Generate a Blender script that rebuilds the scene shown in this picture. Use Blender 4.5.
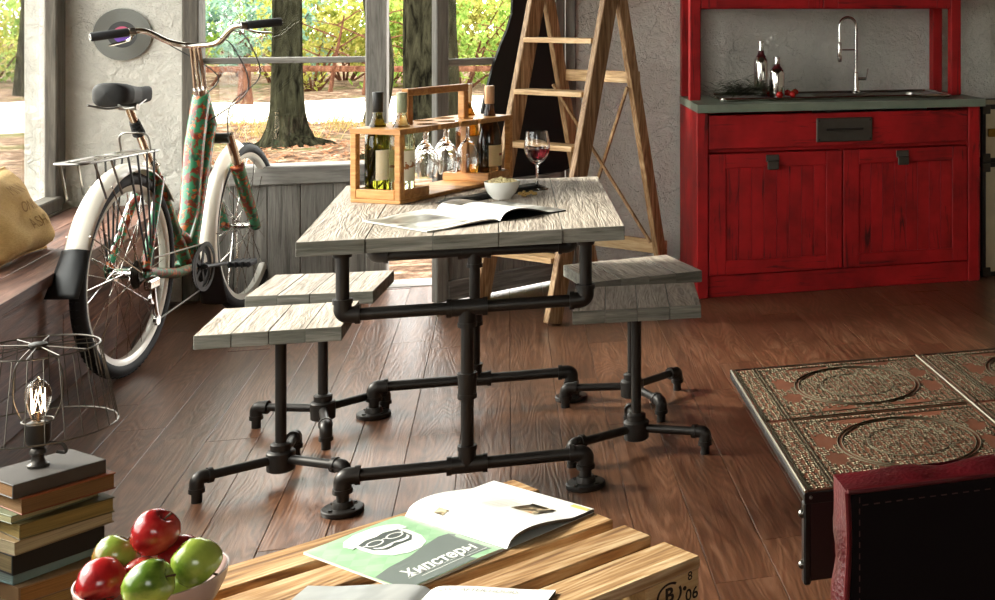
import bpy, math, random
from mathutils import Vector, Matrix
random.seed(7)
for o in list(bpy.data.objects): bpy.data.objects.remove(o)
SC = bpy.context.scene
COL = SC.collection
PI = math.pi
def R(a): return math.radians(a)

# ------------------------------------------------------------------ camera
F, CX, CY, EYE = 1340.0, 937.0, 7.0, 1.30          # focal length and principal point in pixels of a 995x600 frame
YAW = math.atan2(CX - 507.0, F)
cam = bpy.data.cameras.new('camera'); co = bpy.data.objects.new('camera', cam); COL.objects.link(co)
cam.sensor_width = 36.0; cam.sensor_fit = 'HORIZONTAL'; cam.lens = F * 36.0 / 995.0
cam.shift_x = (497.5 - CX) / 995.0; cam.shift_y = -(300.0 - CY) / 995.0
co.location = (0, 0, EYE); co.rotation_euler = (R(90), 0, -YAW); cam.clip_start = 0.05; cam.clip_end = 300
SC.camera = co
# ------------------------------------------------------------------ light
w = bpy.data.worlds.new('sky'); SC.world = w; w.use_nodes = True
wb = w.node_tree.nodes['Background']; wb.inputs['Color'].default_value = (1.0, 0.975, 0.93, 1); wb.inputs['Strength'].default_value = 7.2
sl = bpy.data.lights.new('sun', 'SUN'); so = bpy.data.objects.new('sun', sl); COL.objects.link(so)
sl.energy = 9.0; sl.angle = R(12); sl.color = (1.0, 0.94, 0.84)
so.rotation_euler = Vector((1.0, -0.42, -0.62)).to_track_quat('-Z', 'Y').to_euler(); so.location = (-6, 8, 6)
vs = SC.view_settings; vs.view_transform = 'Standard'; vs.look = 'None'; vs.exposure = 0.22; vs.gamma = 1.0; vs.use_curve_mapping = False

# ------------------------------------------------------------------ pixel helpers (a pixel gives a direction; the plane gives the distance)
_c, _s = math.cos(YAW), math.sin(YAW)
def ray(x, y):
    u = (x - CX) / F
    return Vector((u * _c + _s, -u * _s + _c, -(y - CY) / F))
def Zp(x, y, z): r = ray(x, y); return Vector((0, 0, EYE)) + r * ((z - EYE) / r.z)
def Yp(x, y, Y): r = ray(x, y); return Vector((0, 0, EYE)) + r * (Y / r.y)

# ------------------------------------------------------------------ mesh builder
class MB:
    def __init__(self, T=None):
        self.v = []; self.f = []; self.T = T
    def add(self, vs, fs, T=None):
        n = len(self.v)
        M_ = T if self.T is None else (self.T if T is None else self.T @ T)
        for p in vs:
            p = Vector(p)
            self.v.append(tuple(M_ @ p) if M_ is not None else tuple(p))
        self.f += [tuple(i + n for i in q) for q in fs]
    def box(self, a, b, T=None):
        x0, y0, z0 = a; x1, y1, z1 = b
        self.add([(x0,y0,z0),(x1,y0,z0),(x1,y1,z0),(x0,y1,z0),(x0,y0,z1),(x1,y0,z1),(x1,y1,z1),(x0,y1,z1)],
                 [(3,2,1,0),(4,5,6,7),(0,1,5,4),(1,2,6,5),(2,3,7,6),(3,0,4,7)], T)
    def cbox(self, a, b, c=0.004, T=None):
        "box with chamfered edges"
        x = (a[0], b[0]); y = (a[1], b[1]); z = (a[2], b[2]); c = min(c, .45*(x[1]-x[0]), .45*(y[1]-y[0]), .45*(z[1]-z[0]))
        V = []; idx = {}
        for i in (0,1):
            for j in (0,1):
                for k in (0,1):
                    sx, sy, sz = (1,-1)[i]*c, (1,-1)[j]*c, (1,-1)[k]*c
                    for ax, p in (('x',(x[i],y[j]+sy,z[k]+sz)),('y',(x[i]+sx,y[j],z[k]+sz)),('z',(x[i]+sx,y[j]+sy,z[k]))):
                        idx[(i,j,k,ax)] = len(V); V.append(p)
        Fs = []
        g = lambda i,j,k,a: idx[(i,j,k,a)]
        for i in (0,1):
            q = [g(i,0,0,'x'),g(i,1,0,'x'),g(i,1,1,'x'),g(i,0,1,'x')]; Fs.append(tuple(q if i else q[::-1]))
            q = [g(0,i,0,'y'),g(0,i,1,'y'),g(1,i,1,'y'),g(1,i,0,'y')]; Fs.append(tuple(q if i else q[::-1]))
            q = [g(0,0,i,'z'),g(1,0,i,'z'),g(1,1,i,'z'),g(0,1,i,'z')]; Fs.append(tuple(q if i else q[::-1]))
        for i in (0,1):
            for j in (0,1):
                Fs.append((g(i,j,0,'x'),g(i,j,1,'x'),g(i,j,1,'y'),g(i,j,0,'y')))
                Fs.append((g(i,0,j,'x'),g(i,1,j,'x'),g(i,1,j,'z'),g(i,0,j,'z')))
                Fs.append((g(0,i,j,'y'),g(1,i,j,'y'),g(1,i,j,'z'),g(0,i,j,'z')))
                for k in (0,1): Fs.append((g(i,j,k,'x'),g(i,j,k,'y'),g(i,j,k,'z')))
        self.add(V, Fs, T)
    def cyl(self, p0, p1, r0, r1=None, n=12, cap=True, T=None):
        self.tube([p0, p1], [r0, r0 if r1 is None else r1], n, cap, T)
    def tube(self, pts, r, n=8, cap=True, T=None, closed=False, flat=1.0, up=None):
        pts = [Vector(p) for p in pts]; m = len(pts)
        rs = r if isinstance(r, (list, tuple)) else [r] * m
        V = []; Fs = []; prev = None
        for i, p in enumerate(pts):
            if closed: t = pts[(i+1) % m] - pts[i-1]
            else: t = pts[min(i+1, m-1)] - pts[max(i-1, 0)]
            if t.length < 1e-9: t = Vector((0,0,1))
            t.normalize()
            if prev is None:
                a = Vector(up) if up else (Vector((0,0,1)) if abs(t.z) < .9 else Vector((1,0,0)))
                e = (a - t * a.dot(t)).normalized()
            else:
                e = prev - t * prev.dot(t)
                if e.length < 1e-6: e = t.orthogonal()
                e.normalize()
            prev = e; b = t.cross(e)
            for k in range(n):
                an = 2*PI*k/n
                V.append(p + e * (math.cos(an)*rs[i]*flat) + b * (math.sin(an)*rs[i]))
        segs = m if closed else m - 1
        for i in range(segs):
            i2 = (i+1) % m
            for k in range(n):
                k2 = (k+1) % n
                Fs.append((i*n+k, i*n+k2, i2*n+k2, i2*n+k))
        if cap and not closed:
            Fs.append(tuple(range(n))[::-1]); Fs.append(tuple((m-1)*n+k for k in range(n)))
        self.add(V, Fs, T)
    def lathe(self, prof, n=24, T=None, cap=True):
        "profile of (radius, height) turned about z"
        V = []; Fs = []; m = len(prof)
        for (r_, z_) in prof:
            for k in range(n):
                an = 2*PI*k/n; V.append((r_*math.cos(an), r_*math.sin(an), z_))
        for i in range(m-1):
            for k in range(n):
                k2 = (k+1) % n; Fs.append((i*n+k, i*n+k2, (i+1)*n+k2, (i+1)*n+k))
        if cap:
            if prof[0][0] > 1e-6: Fs.append(tuple(range(n))[::-1])
            if prof[-1][0] > 1e-6: Fs.append(tuple((m-1)*n+k for k in range(n)))
        self.add(V, Fs, T)
    def torus(self, c, R_, r_, n=32, m=8, ax='z', T=None, ry=None, flat=1.0):
        pts = []
        for k in range(n):
            a = 2*PI*k/n; x, y = R_*math.cos(a), (ry or R_)*math.sin(a)
            pts.append(Vector(c) + (Vector((x,y,0)) if ax == 'z' else Vector((x,0,y)) if ax == 'y' else Vector((0,x,y))))
        up = {'z':(0,0,1),'y':(0,1,0),'x':(1,0,0)}[ax]
        self.tube(pts, r_, m, False, T, True, flat, up)
    def sphere(self, c, r, n=12, m=8, T=None, sc=(1,1,1)):
        prof = [(max(1e-5, math.sin(PI*i/m))*r, -math.cos(PI*i/m)*r) for i in range(m+1)]
        S = Matrix.Translation(Vector(c)) @ Matrix.Diagonal((*sc, 1))
        self.lathe(prof, n, S if T is None else T @ S, False)
    def prism(self, poly, z0, z1, T=None):
        "polygon (ccw, xy) extruded from z0 to z1"
        n = len(poly)
        V = [(x,y,z0) for x,y in poly] + [(x,y,z1) for x,y in poly]
        Fs = [tuple(range(n))[::-1], tuple(range(n,2*n))] + [(i,(i+1)%n,n+(i+1)%n,n+i) for i in range(n)]
        self.add(V, Fs, T)
    def grid(self, nu, nv, fn, T=None):
        V = [fn(i/(nu), j/(nv)) for j in range(nv+1) for i in range(nu+1)]
        Fs = [(j*(nu+1)+i, j*(nu+1)+i+1, (j+1)*(nu+1)+i+1, (j+1)*(nu+1)+i) for j in range(nv) for i in range(nu)]
        self.add(V, Fs, T)
    def mesh(self, name, m, smooth=False, angle=40):
        me = bpy.data.meshes.new(name); me.from_pydata(self.v, [], self.f); me.update()
        if m: me.materials.append(m)
        if smooth:
            me.polygons.foreach_set('use_smooth', [True]*len(me.polygons))
            try: me.set_sharp_from_angle(angle=R(angle))
            except Exception: pass
        return me
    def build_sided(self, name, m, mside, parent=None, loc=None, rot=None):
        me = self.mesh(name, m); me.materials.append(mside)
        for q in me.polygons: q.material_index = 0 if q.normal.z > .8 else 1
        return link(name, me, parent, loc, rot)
    def build(self, name, m, parent=None, smooth=False, angle=40, loc=None, rot=None):
        return link(name, self.mesh(name, m, smooth, angle), parent, loc, rot)
def link(name, me, parent=None, loc=None, rot=None):
    o = bpy.data.objects.new(name, me); COL.objects.link(o)
    if parent is not None: o.parent = parent
    if loc is not None: o.location = loc
    if rot is not None: o.rotation_euler = rot
    return o
def tag(o, label, cat, group=None):
    o['label'] = label; o['category'] = cat
    if group: o['group'] = group
    return o
def thing(name, label, cat, loc=(0,0,0), rz=0, group=None):
    o = bpy.data.objects.new(name, None); COL.objects.link(o); o.empty_display_size = .05
    o.location = loc; o.rotation_euler = (0, 0, rz)
    return tag(o, label, cat, group)
def struct(o): o['kind'] = 'structure'; return o
def stuff(o): o['kind'] = 'stuff'; return o
def fillet(pts, r, n=5):
    "polyline with rounded corners"
    pts = [Vector(p) for p in pts]; out = [pts[0]]
    for i in range(1, len(pts)-1):
        a, b, c = pts[i-1], pts[i], pts[i+1]
        d0 = (a-b); d1 = (c-b); q = min(r, d0.length*.49, d1.length*.49)
        p0 = b + d0.normalized()*q; p1 = b + d1.normalized()*q
        for k in range(n+1):
            t = k/n; out.append(p0*(1-t)**2 + b*2*t*(1-t) + p1*t*t)
    out.append(pts[-1]); return out
def arc(c, r, a0, a1, n, plane='xz'):
    o = []
    for k in range(n+1):
        a = R(a0 + (a1-a0)*k/n)
        o.append(Vector((c[0]+r*math.cos(a), c[1], c[2]+r*math.sin(a))) if plane == 'xz' else Vector((c[0]+r*math.cos(a), c[1]+r*math.sin(a), c[2])))
    return o
def text(s, size, m, parent, T, name='lettering', extrude=0.0, align='CENTER', bold=0.0, shear=0.0):
    cu = bpy.data.curves.new(name, 'FONT'); cu.body = s; cu.size = size; cu.extrude = extrude; cu.align_x = align; cu.align_y = 'CENTER'; cu.offset = bold; cu.shear = shear; cu.resolution_u = 3
    t = bpy.data.objects.new(name, cu); COL.objects.link(t)
    bpy.context.view_layer.update()
    me = bpy.data.meshes.new_from_object(t.evaluated_get(bpy.context.evaluated_depsgraph_get()))
    bpy.data.objects.remove(t); me.materials.clear(); me.materials.append(m)
    me.transform(T); return link(name, me, parent)

# ------------------------------------------------------------------ materials
def lin(h):
    if isinstance(h, str):
        h = h.lstrip('#'); h = [int(h[i:i+2], 16)/255 for i in (0,2,4)]
        return tuple((c/12.92 if c <= .04045 else ((c+.055)/1.055)**2.4) for c in h) + (1,)
    return tuple(h) + (1,)
class Mat:
    def __init__(self, name):
        self.m = bpy.data.materials.new(name); self.m.use_nodes = True
        self.n = self.m.node_tree.nodes; self.l = self.m.node_tree.links
        self.p = self.n['Principled BSDF']
    def node(self, t, **kw):
        n = self.n.new(t)
        for k, v in kw.items():
            if k.startswith('_'): setattr(n, k[1:], v)
            else: n.inputs[k.replace('_', ' ')].default_value = v
        return n
    def link(self, a, b): self.l.new(a, b)
    def coords(self, scale=(1,1,1), rnd=True, rot=(0,0,0)):
        tc = self.node('ShaderNodeTexCoord'); mp = self.node('ShaderNodeMapping'); mp.inputs['Scale'].default_value = scale; mp.inputs['Rotation'].default_value = rot
        self.link(tc.outputs['Object'], mp.inputs['Vector'])
        if rnd:
            oi = self.node('ShaderNodeObjectInfo'); ml = self.node('ShaderNodeMath', _operation='MULTIPLY'); ml.inputs[1].default_value = 57.0
            self.link(oi.outputs['Random'], ml.inputs[0])
            ad = self.node('ShaderNodeVectorMath', _operation='ADD')
            self.link(tc.outputs['Object'], ad.inputs[0]); self.link(ml.outputs[0], ad.inputs[1]); self.link(ad.outputs[0], mp.inputs['Vector'])
        return mp.outputs['Vector']
    def noise(self, vec, scale=5, detail=4, rough=.6, dist=0):
        n = self.node('ShaderNodeTexNoise'); n.inputs['Scale'].default_value = scale; n.inputs['Detail'].default_value = detail; n.inputs['Roughness'].default_value = rough; n.inputs['Distortion'].default_value = dist
        if vec is not None: self.link(vec, n.inputs['Vector'])
        return n.outputs['Fac']
    def ramp(self, fac, stops, interp='LINEAR'):
        r = self.node('ShaderNodeValToRGB'); cr = r.color_ramp; cr.interpolation = interp
        while len(cr.elements) < len(stops): cr.elements.new(.5)
        for e, (p, c) in zip(cr.elements, stops): e.position = p; e.color = lin(c)
        self.link(fac, r.inputs['Fac']); return r.outputs['Color']
    def mix(self, fac, a, b, blend='MIX'):
        m = self.node('ShaderNodeMix', _data_type='RGBA', _blend_type=blend)
        for s, v in ((m.inputs['Factor'], fac), (m.inputs['A'], a), (m.inputs['B'], b)):
            pass
        ins = [i for i in m.inputs if i.enabled]
        for i, v in zip(ins, (fac, a, b)):
            if hasattr(v, 'links'): self.link(v, i)
            else: i.default_value = v
        return [o for o in m.outputs if o.enabled][0]
    def bump(self, h, strength=.3, dist=.01):
        b = self.node('ShaderNodeBump'); b.inputs['Strength'].default_value = strength; b.inputs['Distance'].default_value = dist
        self.link(h, b.inputs['Height']); self.link(b.outputs['Normal'], self.p.inputs['Normal'])
    def set(self, color=None, rough=None, metal=None, **kw):
        for k, v in (('Base Color', color), ('Roughness', rough), ('Metallic', metal)):
            if v is None: continue
            if hasattr(v, 'links'): self.link(v, self.p.inputs[k])
            else: self.p.inputs[k].default_value = lin(v) if k == 'Base Color' else v
        for k, v in kw.items():
            k = k.replace('_', ' ')
            self.p.inputs[k].default_value = lin(v) if isinstance(v, str) else v
        return self.m
def plain(name, color, rough=.5, metal=0, var=.0, **kw):
    m = Mat(name)
    if var:
        f = m.noise(m.coords(), 9, 5)
        a = lin(color); d = tuple(max(0, c*(1-var)) for c in a[:3]); e = tuple(min(1, c*(1+var)) for c in a[:3])
        return m.set(m.ramp(f, [(.3, d), (.7, e)]), rough, metal, **kw)
    return m.set(color, rough, metal, **kw)
def wood(name, dark, mid, light, axis='y', rough=.5, bump=.4, grain=1.0, objvar=.35, knots=True, coat=0.0, bd=.004, patch=None, rings=0.0):
    m = Mat(name); k = {'x':(1.1,14,14),'y':(14,1.1,14),'z':(14,14,1.1)}[axis]
    v = m.coords(tuple(q*grain for q in k))
    f1 = m.noise(v, 1.6, 6, .62, 1.4); f2 = m.noise(v, 9, 3, .6)
    big = m.noise(m.coords((1.5,1.5,1.5)), 1.3, 3)
    mx = m.node('ShaderNodeMath', _operation='MULTIPLY_ADD'); m.link(f2, mx.inputs[0]); mx.inputs[1].default_value = .45
    m.link(f1, mx.inputs[2]); sb = m.node('ShaderNodeMath', _operation='SUBTRACT'); m.link(mx.outputs[0], sb.inputs[0]); sb.inputs[1].default_value = .22
    if rings:
        kk = {'x':(.5,4.2,4.2),'y':(4.2,.5,4.2),'z':(4.2,4.2,.5)}[axis]
        fr_ = m.noise(m.coords(tuple(q*grain for q in kk)), 1.7, 2, .4, .5)
        m1 = m.node('ShaderNodeMath', _operation='MULTIPLY'); m.link(fr_, m1.inputs[0]); m1.inputs[1].default_value = 150.0
        m2 = m.node('ShaderNodeMath', _operation='SINE'); m.link(m1.outputs[0], m2.inputs[0])
        m3 = m.node('ShaderNodeMath', _operation='MULTIPLY_ADD'); m.link(m2.outputs[0], m3.inputs[0]); m3.inputs[1].default_value = rings; m.link(sb.outputs[0], m3.inputs[2]); sb = m3
    col = m.ramp(sb.outputs[0], [(.3, dark), (.5, mid), (.72, light)])
    oi = m.node('ShaderNodeObjectInfo'); hs = m.node('ShaderNodeHueSaturation'); m.link(col, hs.inputs['Color'])
    mr = m.node('ShaderNodeMapRange'); mr.inputs['To Min'].default_value = 1-objvar; mr.inputs['To Max'].default_value = 1+objvar
    m.link(oi.outputs['Random'], mr.inputs['Value']); m.link(mr.outputs[0], hs.inputs['Value'])
    col = hs.outputs['Color']
    col = m.mix(m.ramp(big, [(.35, (0,0,0)), (.75, (.55,.55,.55))]), col, lin(patch or dark))
    if coat: m.p.inputs['Coat Weight'].default_value = coat; m.p.inputs['Coat Roughness'].default_value = .3
    m.bump(sb.outputs[0], bump, bd)
    return m.set(col, rough)
def glassmat(name, color='#ffffff', rough=0.0, ior=1.45):
    return Mat(name).set(color, rough, 0, Transmission_Weight=1.0, IOR=ior)
def pane_mat(name):
    m = Mat(name); out = m.n['Material Output']
    tr = m.node('ShaderNodeBsdfTransparent'); gl = m.node('ShaderNodeBsdfGlossy'); gl.inputs['Roughness'].default_value = .02
    tr.inputs['Color'].default_value = (.95,.97,.96,1)
    lw = m.node('ShaderNodeLayerWeight'); pw = m.node('ShaderNodeMath', _operation='POWER'); m.link(lw.outputs['Facing'], pw.inputs[0]); pw.inputs[1].default_value = 5.0
    lw.inputs['Blend'].default_value = .5; fr = m.node('ShaderNodeMath', _operation='MULTIPLY_ADD'); m.link(pw.outputs[0], fr.inputs[0]); fr.inputs[1].default_value = .8; fr.inputs[2].default_value = .03
    ms = m.node('ShaderNodeMixShader'); m.link(fr.outputs[0], ms.inputs[0]); m.link(tr.outputs[0], ms.inputs[1]); m.link(gl.outputs[0], ms.inputs[2])
    m.link(ms.outputs[0], out.inputs['Surface']); return m.m
def plaster(name, a, b):
    m = Mat(name); v = m.coords((1,1,1), False)
    n1 = m.noise(v, 3.2, 8, .62, .6); n2 = m.noise(v, 26, 6, .75, .8)
    vo = m.node('ShaderNodeTexVoronoi', _feature='DISTANCE_TO_EDGE'); vo.inputs['Scale'].default_value = 3.6
    wv = m.node('ShaderNodeVectorMath', _operation='ADD'); nc = m.node('ShaderNodeTexNoise'); nc.inputs['Scale'].default_value = 2.2; nc.inputs['Detail'].default_value = 5
    m.link(v, nc.inputs['Vector']); m.link(v, wv.inputs[0]); m.link(nc.outputs['Color'], wv.inputs[1]); m.link(wv.outputs[0], vo.inputs['Vector'])
    cr = m.ramp(vo.outputs['Distance'], [(0, (0,0,0)), (.012, (1,1,1))])
    gate = m.ramp(m.noise(v, 1.9, 2), [(.45, (1,1,1)), (.55, (0,0,0))])
    crack = m.mix(gate, cr, (1,1,1,1))
    h1 = m.node('ShaderNodeMath', _operation='MULTIPLY_ADD'); m.link(n2, h1.inputs[0]); h1.inputs[1].default_value = .45; m.link(n1, h1.inputs[2])
    h2 = m.node('ShaderNodeMath', _operation='MULTIPLY_ADD'); m.link(crack, h2.inputs[0]); h2.inputs[1].default_value = .12; m.link(h1.outputs[0], h2.inputs[2])
    m.bump(h2.outputs[0], 1.0, .055)
    col = m.ramp(n1, [(.3, a), (.7, b)]); col = m.mix(.07, col, crack, 'MULTIPLY')
    return m.set(col, .9)

MT = {}
MT['floor'] = wood('floor wood', '#422a1c', '#5c3c29', '#785540', 'y', .32, .55, 1.0, .2, patch='#4c3020', bd=.0028, rings=.085)
MT['bench'] = wood('bench wood', '#40271e', '#6e4a3b', '#987160', 'y', .5, .6, .8, .35)
MT['grey_top'] = wood('weathered pale wood', '#7a6d60', '#b3a495', '#d6cabb', 'y', .6, .9, 1.3, .12, bd=.006, patch='#8f8475', rings=.05)
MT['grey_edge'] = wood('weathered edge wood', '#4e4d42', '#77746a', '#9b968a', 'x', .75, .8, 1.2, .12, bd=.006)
MT['frame_wood'] = wood('weathered grey frame wood', '#5d5a54', '#807c75', '#99958d', 'z', .75, .6, 1.2, .04)
MT['frame_dark'] = wood('dark weathered frame wood', '#3f3a34', '#5b554c', '#746d62', 'z', .75, .6, 1.2, .1)
MT['rail_wood'] = wood('weathered grey rail wood', '#5d5a54', '#84807a', '#a29e97', 'x', .75, .6, 1.2, .1)
MT['pallet'] = wood('pallet pine', '#6b4a2a', '#b08757', '#dcbf94', 'x', .7, .7, .9, .15, bd=.005, patch='#8a5f34', rings=.07)
MT['pallet_block'] = wood('pallet block pine', '#a5814f', '#cfa873', '#e6c897', 'x', .7, .5, 1, .1)
MT['rack'] = wood('oiled oak', '#9a6531', '#c08748', '#dba866', 'y', .4, .25, 1.4, .1)
MT['ladder'] = wood('ladder pine', '#70502f', '#9f7a53', '#cba980', 'z', .55, .5, 1.2, .15, rings=.08)
MT['ladder_step'] = wood('ladder step pine', '#8f6a40', '#c9a577', '#e8cfa6', 'x', .55, .5, 1.2, .15)
MT['pipe'] = Mat('black iron pipe').set('#2b2724', .42, .55)
MT['chrome'] = Mat('chrome').set('#d8d4cf', .12, 1.0)
MT['steel'] = Mat('brushed steel').set('#8f8c86', .3, 1.0)
MT['bronze'] = Mat('copper chrome').set('#cdb9a6', .2, 1.0)
MT['rubber'] = plain('black rubber', '#17171a', .75)
MT['black_plastic'] = plain('black plastic', '#1b1b1c', .45)
MT['cream_paint'] = plain('cream enamel', '#efe8da', .28, Coat_Weight=.5)
MT['rim_paint'] = plain('pale rim metal', '#d9d5cb', .3, .25)
MT['white'] = plain('white paper', '#f3f1ea', .55)
MT['pane'] = pane_mat('window glass')
MT['plaster'] = plaster('grey plaster', '#d3cfc5', '#e8e4da')
MT['plaster_warm'] = plaster('taupe plaster', '#857a6f', '#a0958a')
MT['counter'] = plain('green grey stone', '#6f7768', .45, 0, .15)
MT['dark_metal'] = plain('dark metal plate', '#4a453e', .5, .6, .2)
MT['ceil'] = plain('dark ceiling boards', '#4f463d', .9)
def red_mat(name, axis):
    m = Mat(name); k = {'x':(1.2,16,16),'z':(16,16,1.2)}[axis]
    v = m.coords(k); f = m.noise(v, 1.7, 7, .66, 1.8); f2 = m.noise(m.coords((3,3,3)), 2, 3)
    base = m.ramp(f2, [(.3, '#7d0b0d'), (.7, '#b01518')])
    sc = m.ramp(f, [(.56, (0,0,0)), (.68, (.85,.85,.85))])
    m.bump(f, .35, .003); return m.set(m.mix(sc, base, lin('#2e0807')), .58, 0, Specular_IOR_Level=.3)
MT['red_h'] = red_mat('red painted wood', 'x'); MT['red_v'] = red_mat('red painted boards', 'z')
def floral():
    m = Mat('green floral enamel'); v = m.coords((1,1,1), False)
    n = m.noise(v, 34, 3, .55, .8); n2 = m.noise(v, 52, 2, .5)
    c = m.mix(m.ramp(n, [(.50, (0,0,0)), (.55, (1,1,1))]), lin('#2f7d56'), lin('#7c2a17'))
    c = m.mix(m.ramp(n2, [(.585, (0,0,0)), (.62, (1,1,1))]), c, lin('#c0622a'))
    c = m.mix(m.ramp(m.noise(v, 20, 2), [(.60, (0,0,0)), (.66, (1,1,1))]), c, lin('#1e4a38'))
    return m.set(c, .3, 0, Coat_Weight=.5)
MT['floral'] = floral()
MT['far_wall'] = plain('beige wall paint', '#b0a596', .9)

# ================================================================== the room
XL, XR, YB, ZC = -1.825, 3.2, 6.65, 2.75           # left wall, right wall, back wall faces; ceiling height
b = MB(); b.box((-1.93, -0.6, -.09), (XR, YB+.15, -.022))
floor = struct(b.build('floor', plain('subfloor', '#1d130e', .9)))
PW = .145
x = .591 - PW*17; row = 0
while x < XR:
    rr = random.Random(row*13+5); y = -0.6 - rr.random()*1.2
    while y < YB+.15:
        L = rr.uniform(1.05, 1.75); y0, y1 = max(y, -.6), min(y+L, YB+.15)
        if y1 - y0 > .05:
            b = MB(); cx_, cy_ = x+PW/2, (y0+y1)/2; dz = rr.uniform(-.0007, .0007)
            b.cbox((-PW/2+.0009, y0-cy_+.0008, -.021), (PW/2-.0009, y1-cy_-.0008, dz), .0006)
            b.build('plank', MT['floor'], floor, loc=(cx_, cy_, 0))
        y += L
    x += PW; row += 1
b = MB(); b.box((-1.93, -.6, ZC), (XR+.12, YB+.15, ZC+.1)); struct(b.build('ceiling', MT['ceil']))
b = MB(); b.box((XR, -.6, -.09), (XR+.12, YB+.15, ZC)); struct(b.build('wall_right', MT['far_wall']))
b = MB(); fx0, fx1, fz0, fz1 = -1.1, .3, 1.1, 2.2      # wall behind the camera, with an unseen window added for frontal fill light
for a_, c_ in (((-1.93, -.72, -.09), (fx0, -.6, ZC)), ((fx1, -.72, -.09), (XR+.12, -.6, ZC)), ((fx0, -.72, -.09), (fx1, -.6, fz0)), ((fx0, -.72, fz1), (fx1, -.6, ZC))): b.box(a_, c_)
struct(b.build('wall_front', MT['far_wall']))
w3 = bpy.data.objects.new('fill_window', None); COL.objects.link(w3); struct(w3)
for a_, c_ in (((fx0, -.68, fz0), (fx0+.05, -.62, fz1)), ((fx1-.05, -.68, fz0), (fx1, -.62, fz1)), ((-.43, -.68, fz0), (-.37, -.62, fz1)), ((fx0+.05, -.68, fz0), (fx1-.05, -.62, fz0+.05)), ((fx0+.05, -.68, fz1-.05), (fx1-.05, -.62, fz1))): b = MB(); b.cbox(a_, c_, .004); b.build('fill_window_bar', MT['frame_dark'], w3)
for x0, x1 in ((fx0+.05, -.43), (-.37, fx1-.05)): b = MB(); b.box((x0, -.653, fz0+.05), (x1, -.647, fz1-.05)); b.build('pane', MT['pane'], w3)
# back wall: plaster either side of the window and door, lintel above
b = MB()
b.box((-1.93, YB, -.09), (-1.36, YB+.15, ZC)); b.box((.315, YB, -.09), (XR, YB+.15, ZC)); b.box((-1.36, YB, 2.25), (.315, YB+.15, ZC))
struct(b.build('wall_back', MT['plaster']))
# left wall with a long window above the bench
WY0, WY1, WZ0, WZ1 = 2.0, 6.53, .455, 2.35
b = MB()
b.box((-1.93, -.6, -.09), (XL, WY0, ZC)); b.box((-1.93, WY1, -.09), (XL, YB, ZC)); b.box((-1.93, WY0, -.09), (XL, WY1, WZ0)); b.box((-1.93, WY0, WZ1), (XL, WY1, ZC))
struct(b.build('wall_left', MT['plaster']))
w2 = bpy.data.objects.new('window_2', None); COL.objects.link(w2); struct(w2)
fr = [((-1.855, WY1-.012, WZ0), (-1.808, YB-.012, WZ1)), ((-1.855, WY0-.05, WZ0), (-1.808, WY0+.03, WZ1))]
for a_, c_ in fr: b = MB(); b.cbox(a_, c_, .006); b.build('window_post', MT['frame_dark'], w2)
for yy in (3.55, 5.05):
    b = MB(); b.cbox((-1.875, yy-.035, WZ0), (-1.808, yy+.035, WZ1), .006); b.build('mullion', MT['frame_dark'], w2)
b = MB(); b.cbox((-1.86, WY0+.03, WZ0-.012), (-1.79, WY1, WZ0+.045), .006); b.build('window_sill', MT['frame_dark'], w2)
b = MB(); b.cbox((-1.86, WY0+.03, WZ1-.05), (-1.80, WY1, WZ1), .006); b.build('window_head', MT['frame_dark'], w2)
for y0, y1 in ((WY0+.03, 3.515), (3.585, 5.015), (5.085, WY1-.012)):
    b = MB(); b.box((-1.872, y0, WZ0+.045), (-1.866, y1, WZ1-.05)); b.build('pane', MT['pane'], w2)

# back window: posts, transom, ledge and board panel below
w1 = bpy.data.objects.new('window_1', None); COL.objects.link(w1); struct(w1)
b = MB(); b.cbox((-1.362, YB-.03, 0), (-1.295, YB+.12, 2.25), .006); b.build('window_post', MT['frame_dark'], w1)
b = MB(); b.cbox((-.616, YB-.03, 0), (-.526, YB+.12, 2.25), .006); b.build('mullion', MT['frame_wood'], w1)
b = MB(); b.cbox((-1.295, YB+.03, 1.045), (-.616, YB+.075, 1.072), .003); b.build('transom', MT['rail_wood'], w1)
b = MB(); b.cbox((-1.295, YB-.035, .502), (-.616, YB+.12, .585), .005); b.build('window_ledge', MT['rail_wood'], w1)
b = MB(); b.cbox((-1.295, YB-.02, 2.17), (-.616, YB+.1, 2.25), .005); b.build('window_head', MT['rail_wood'], w1)
nx = 5
for i in range(nx):
    x0 = -1.295 + .679*i/nx; x1 = -1.295 + .679*(i+1)/nx
    b = MB(); b.cbox((x0-(x0+x1)/2+.001, 0, .0), ((x1-x0)/2-.001, .05, .502), .003); b.build('panel_board', MT['frame_wood'], w1, loc=((x0+x1)/2, YB-.012, 0))
for z0, z1 in ((.585, 1.045), (1.072, 2.17)):
    b = MB(); b.box((-1.295, YB+.05, z0), (-.616, YB+.056, z1)); b.build('pane', MT['pane'], w1)

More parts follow.
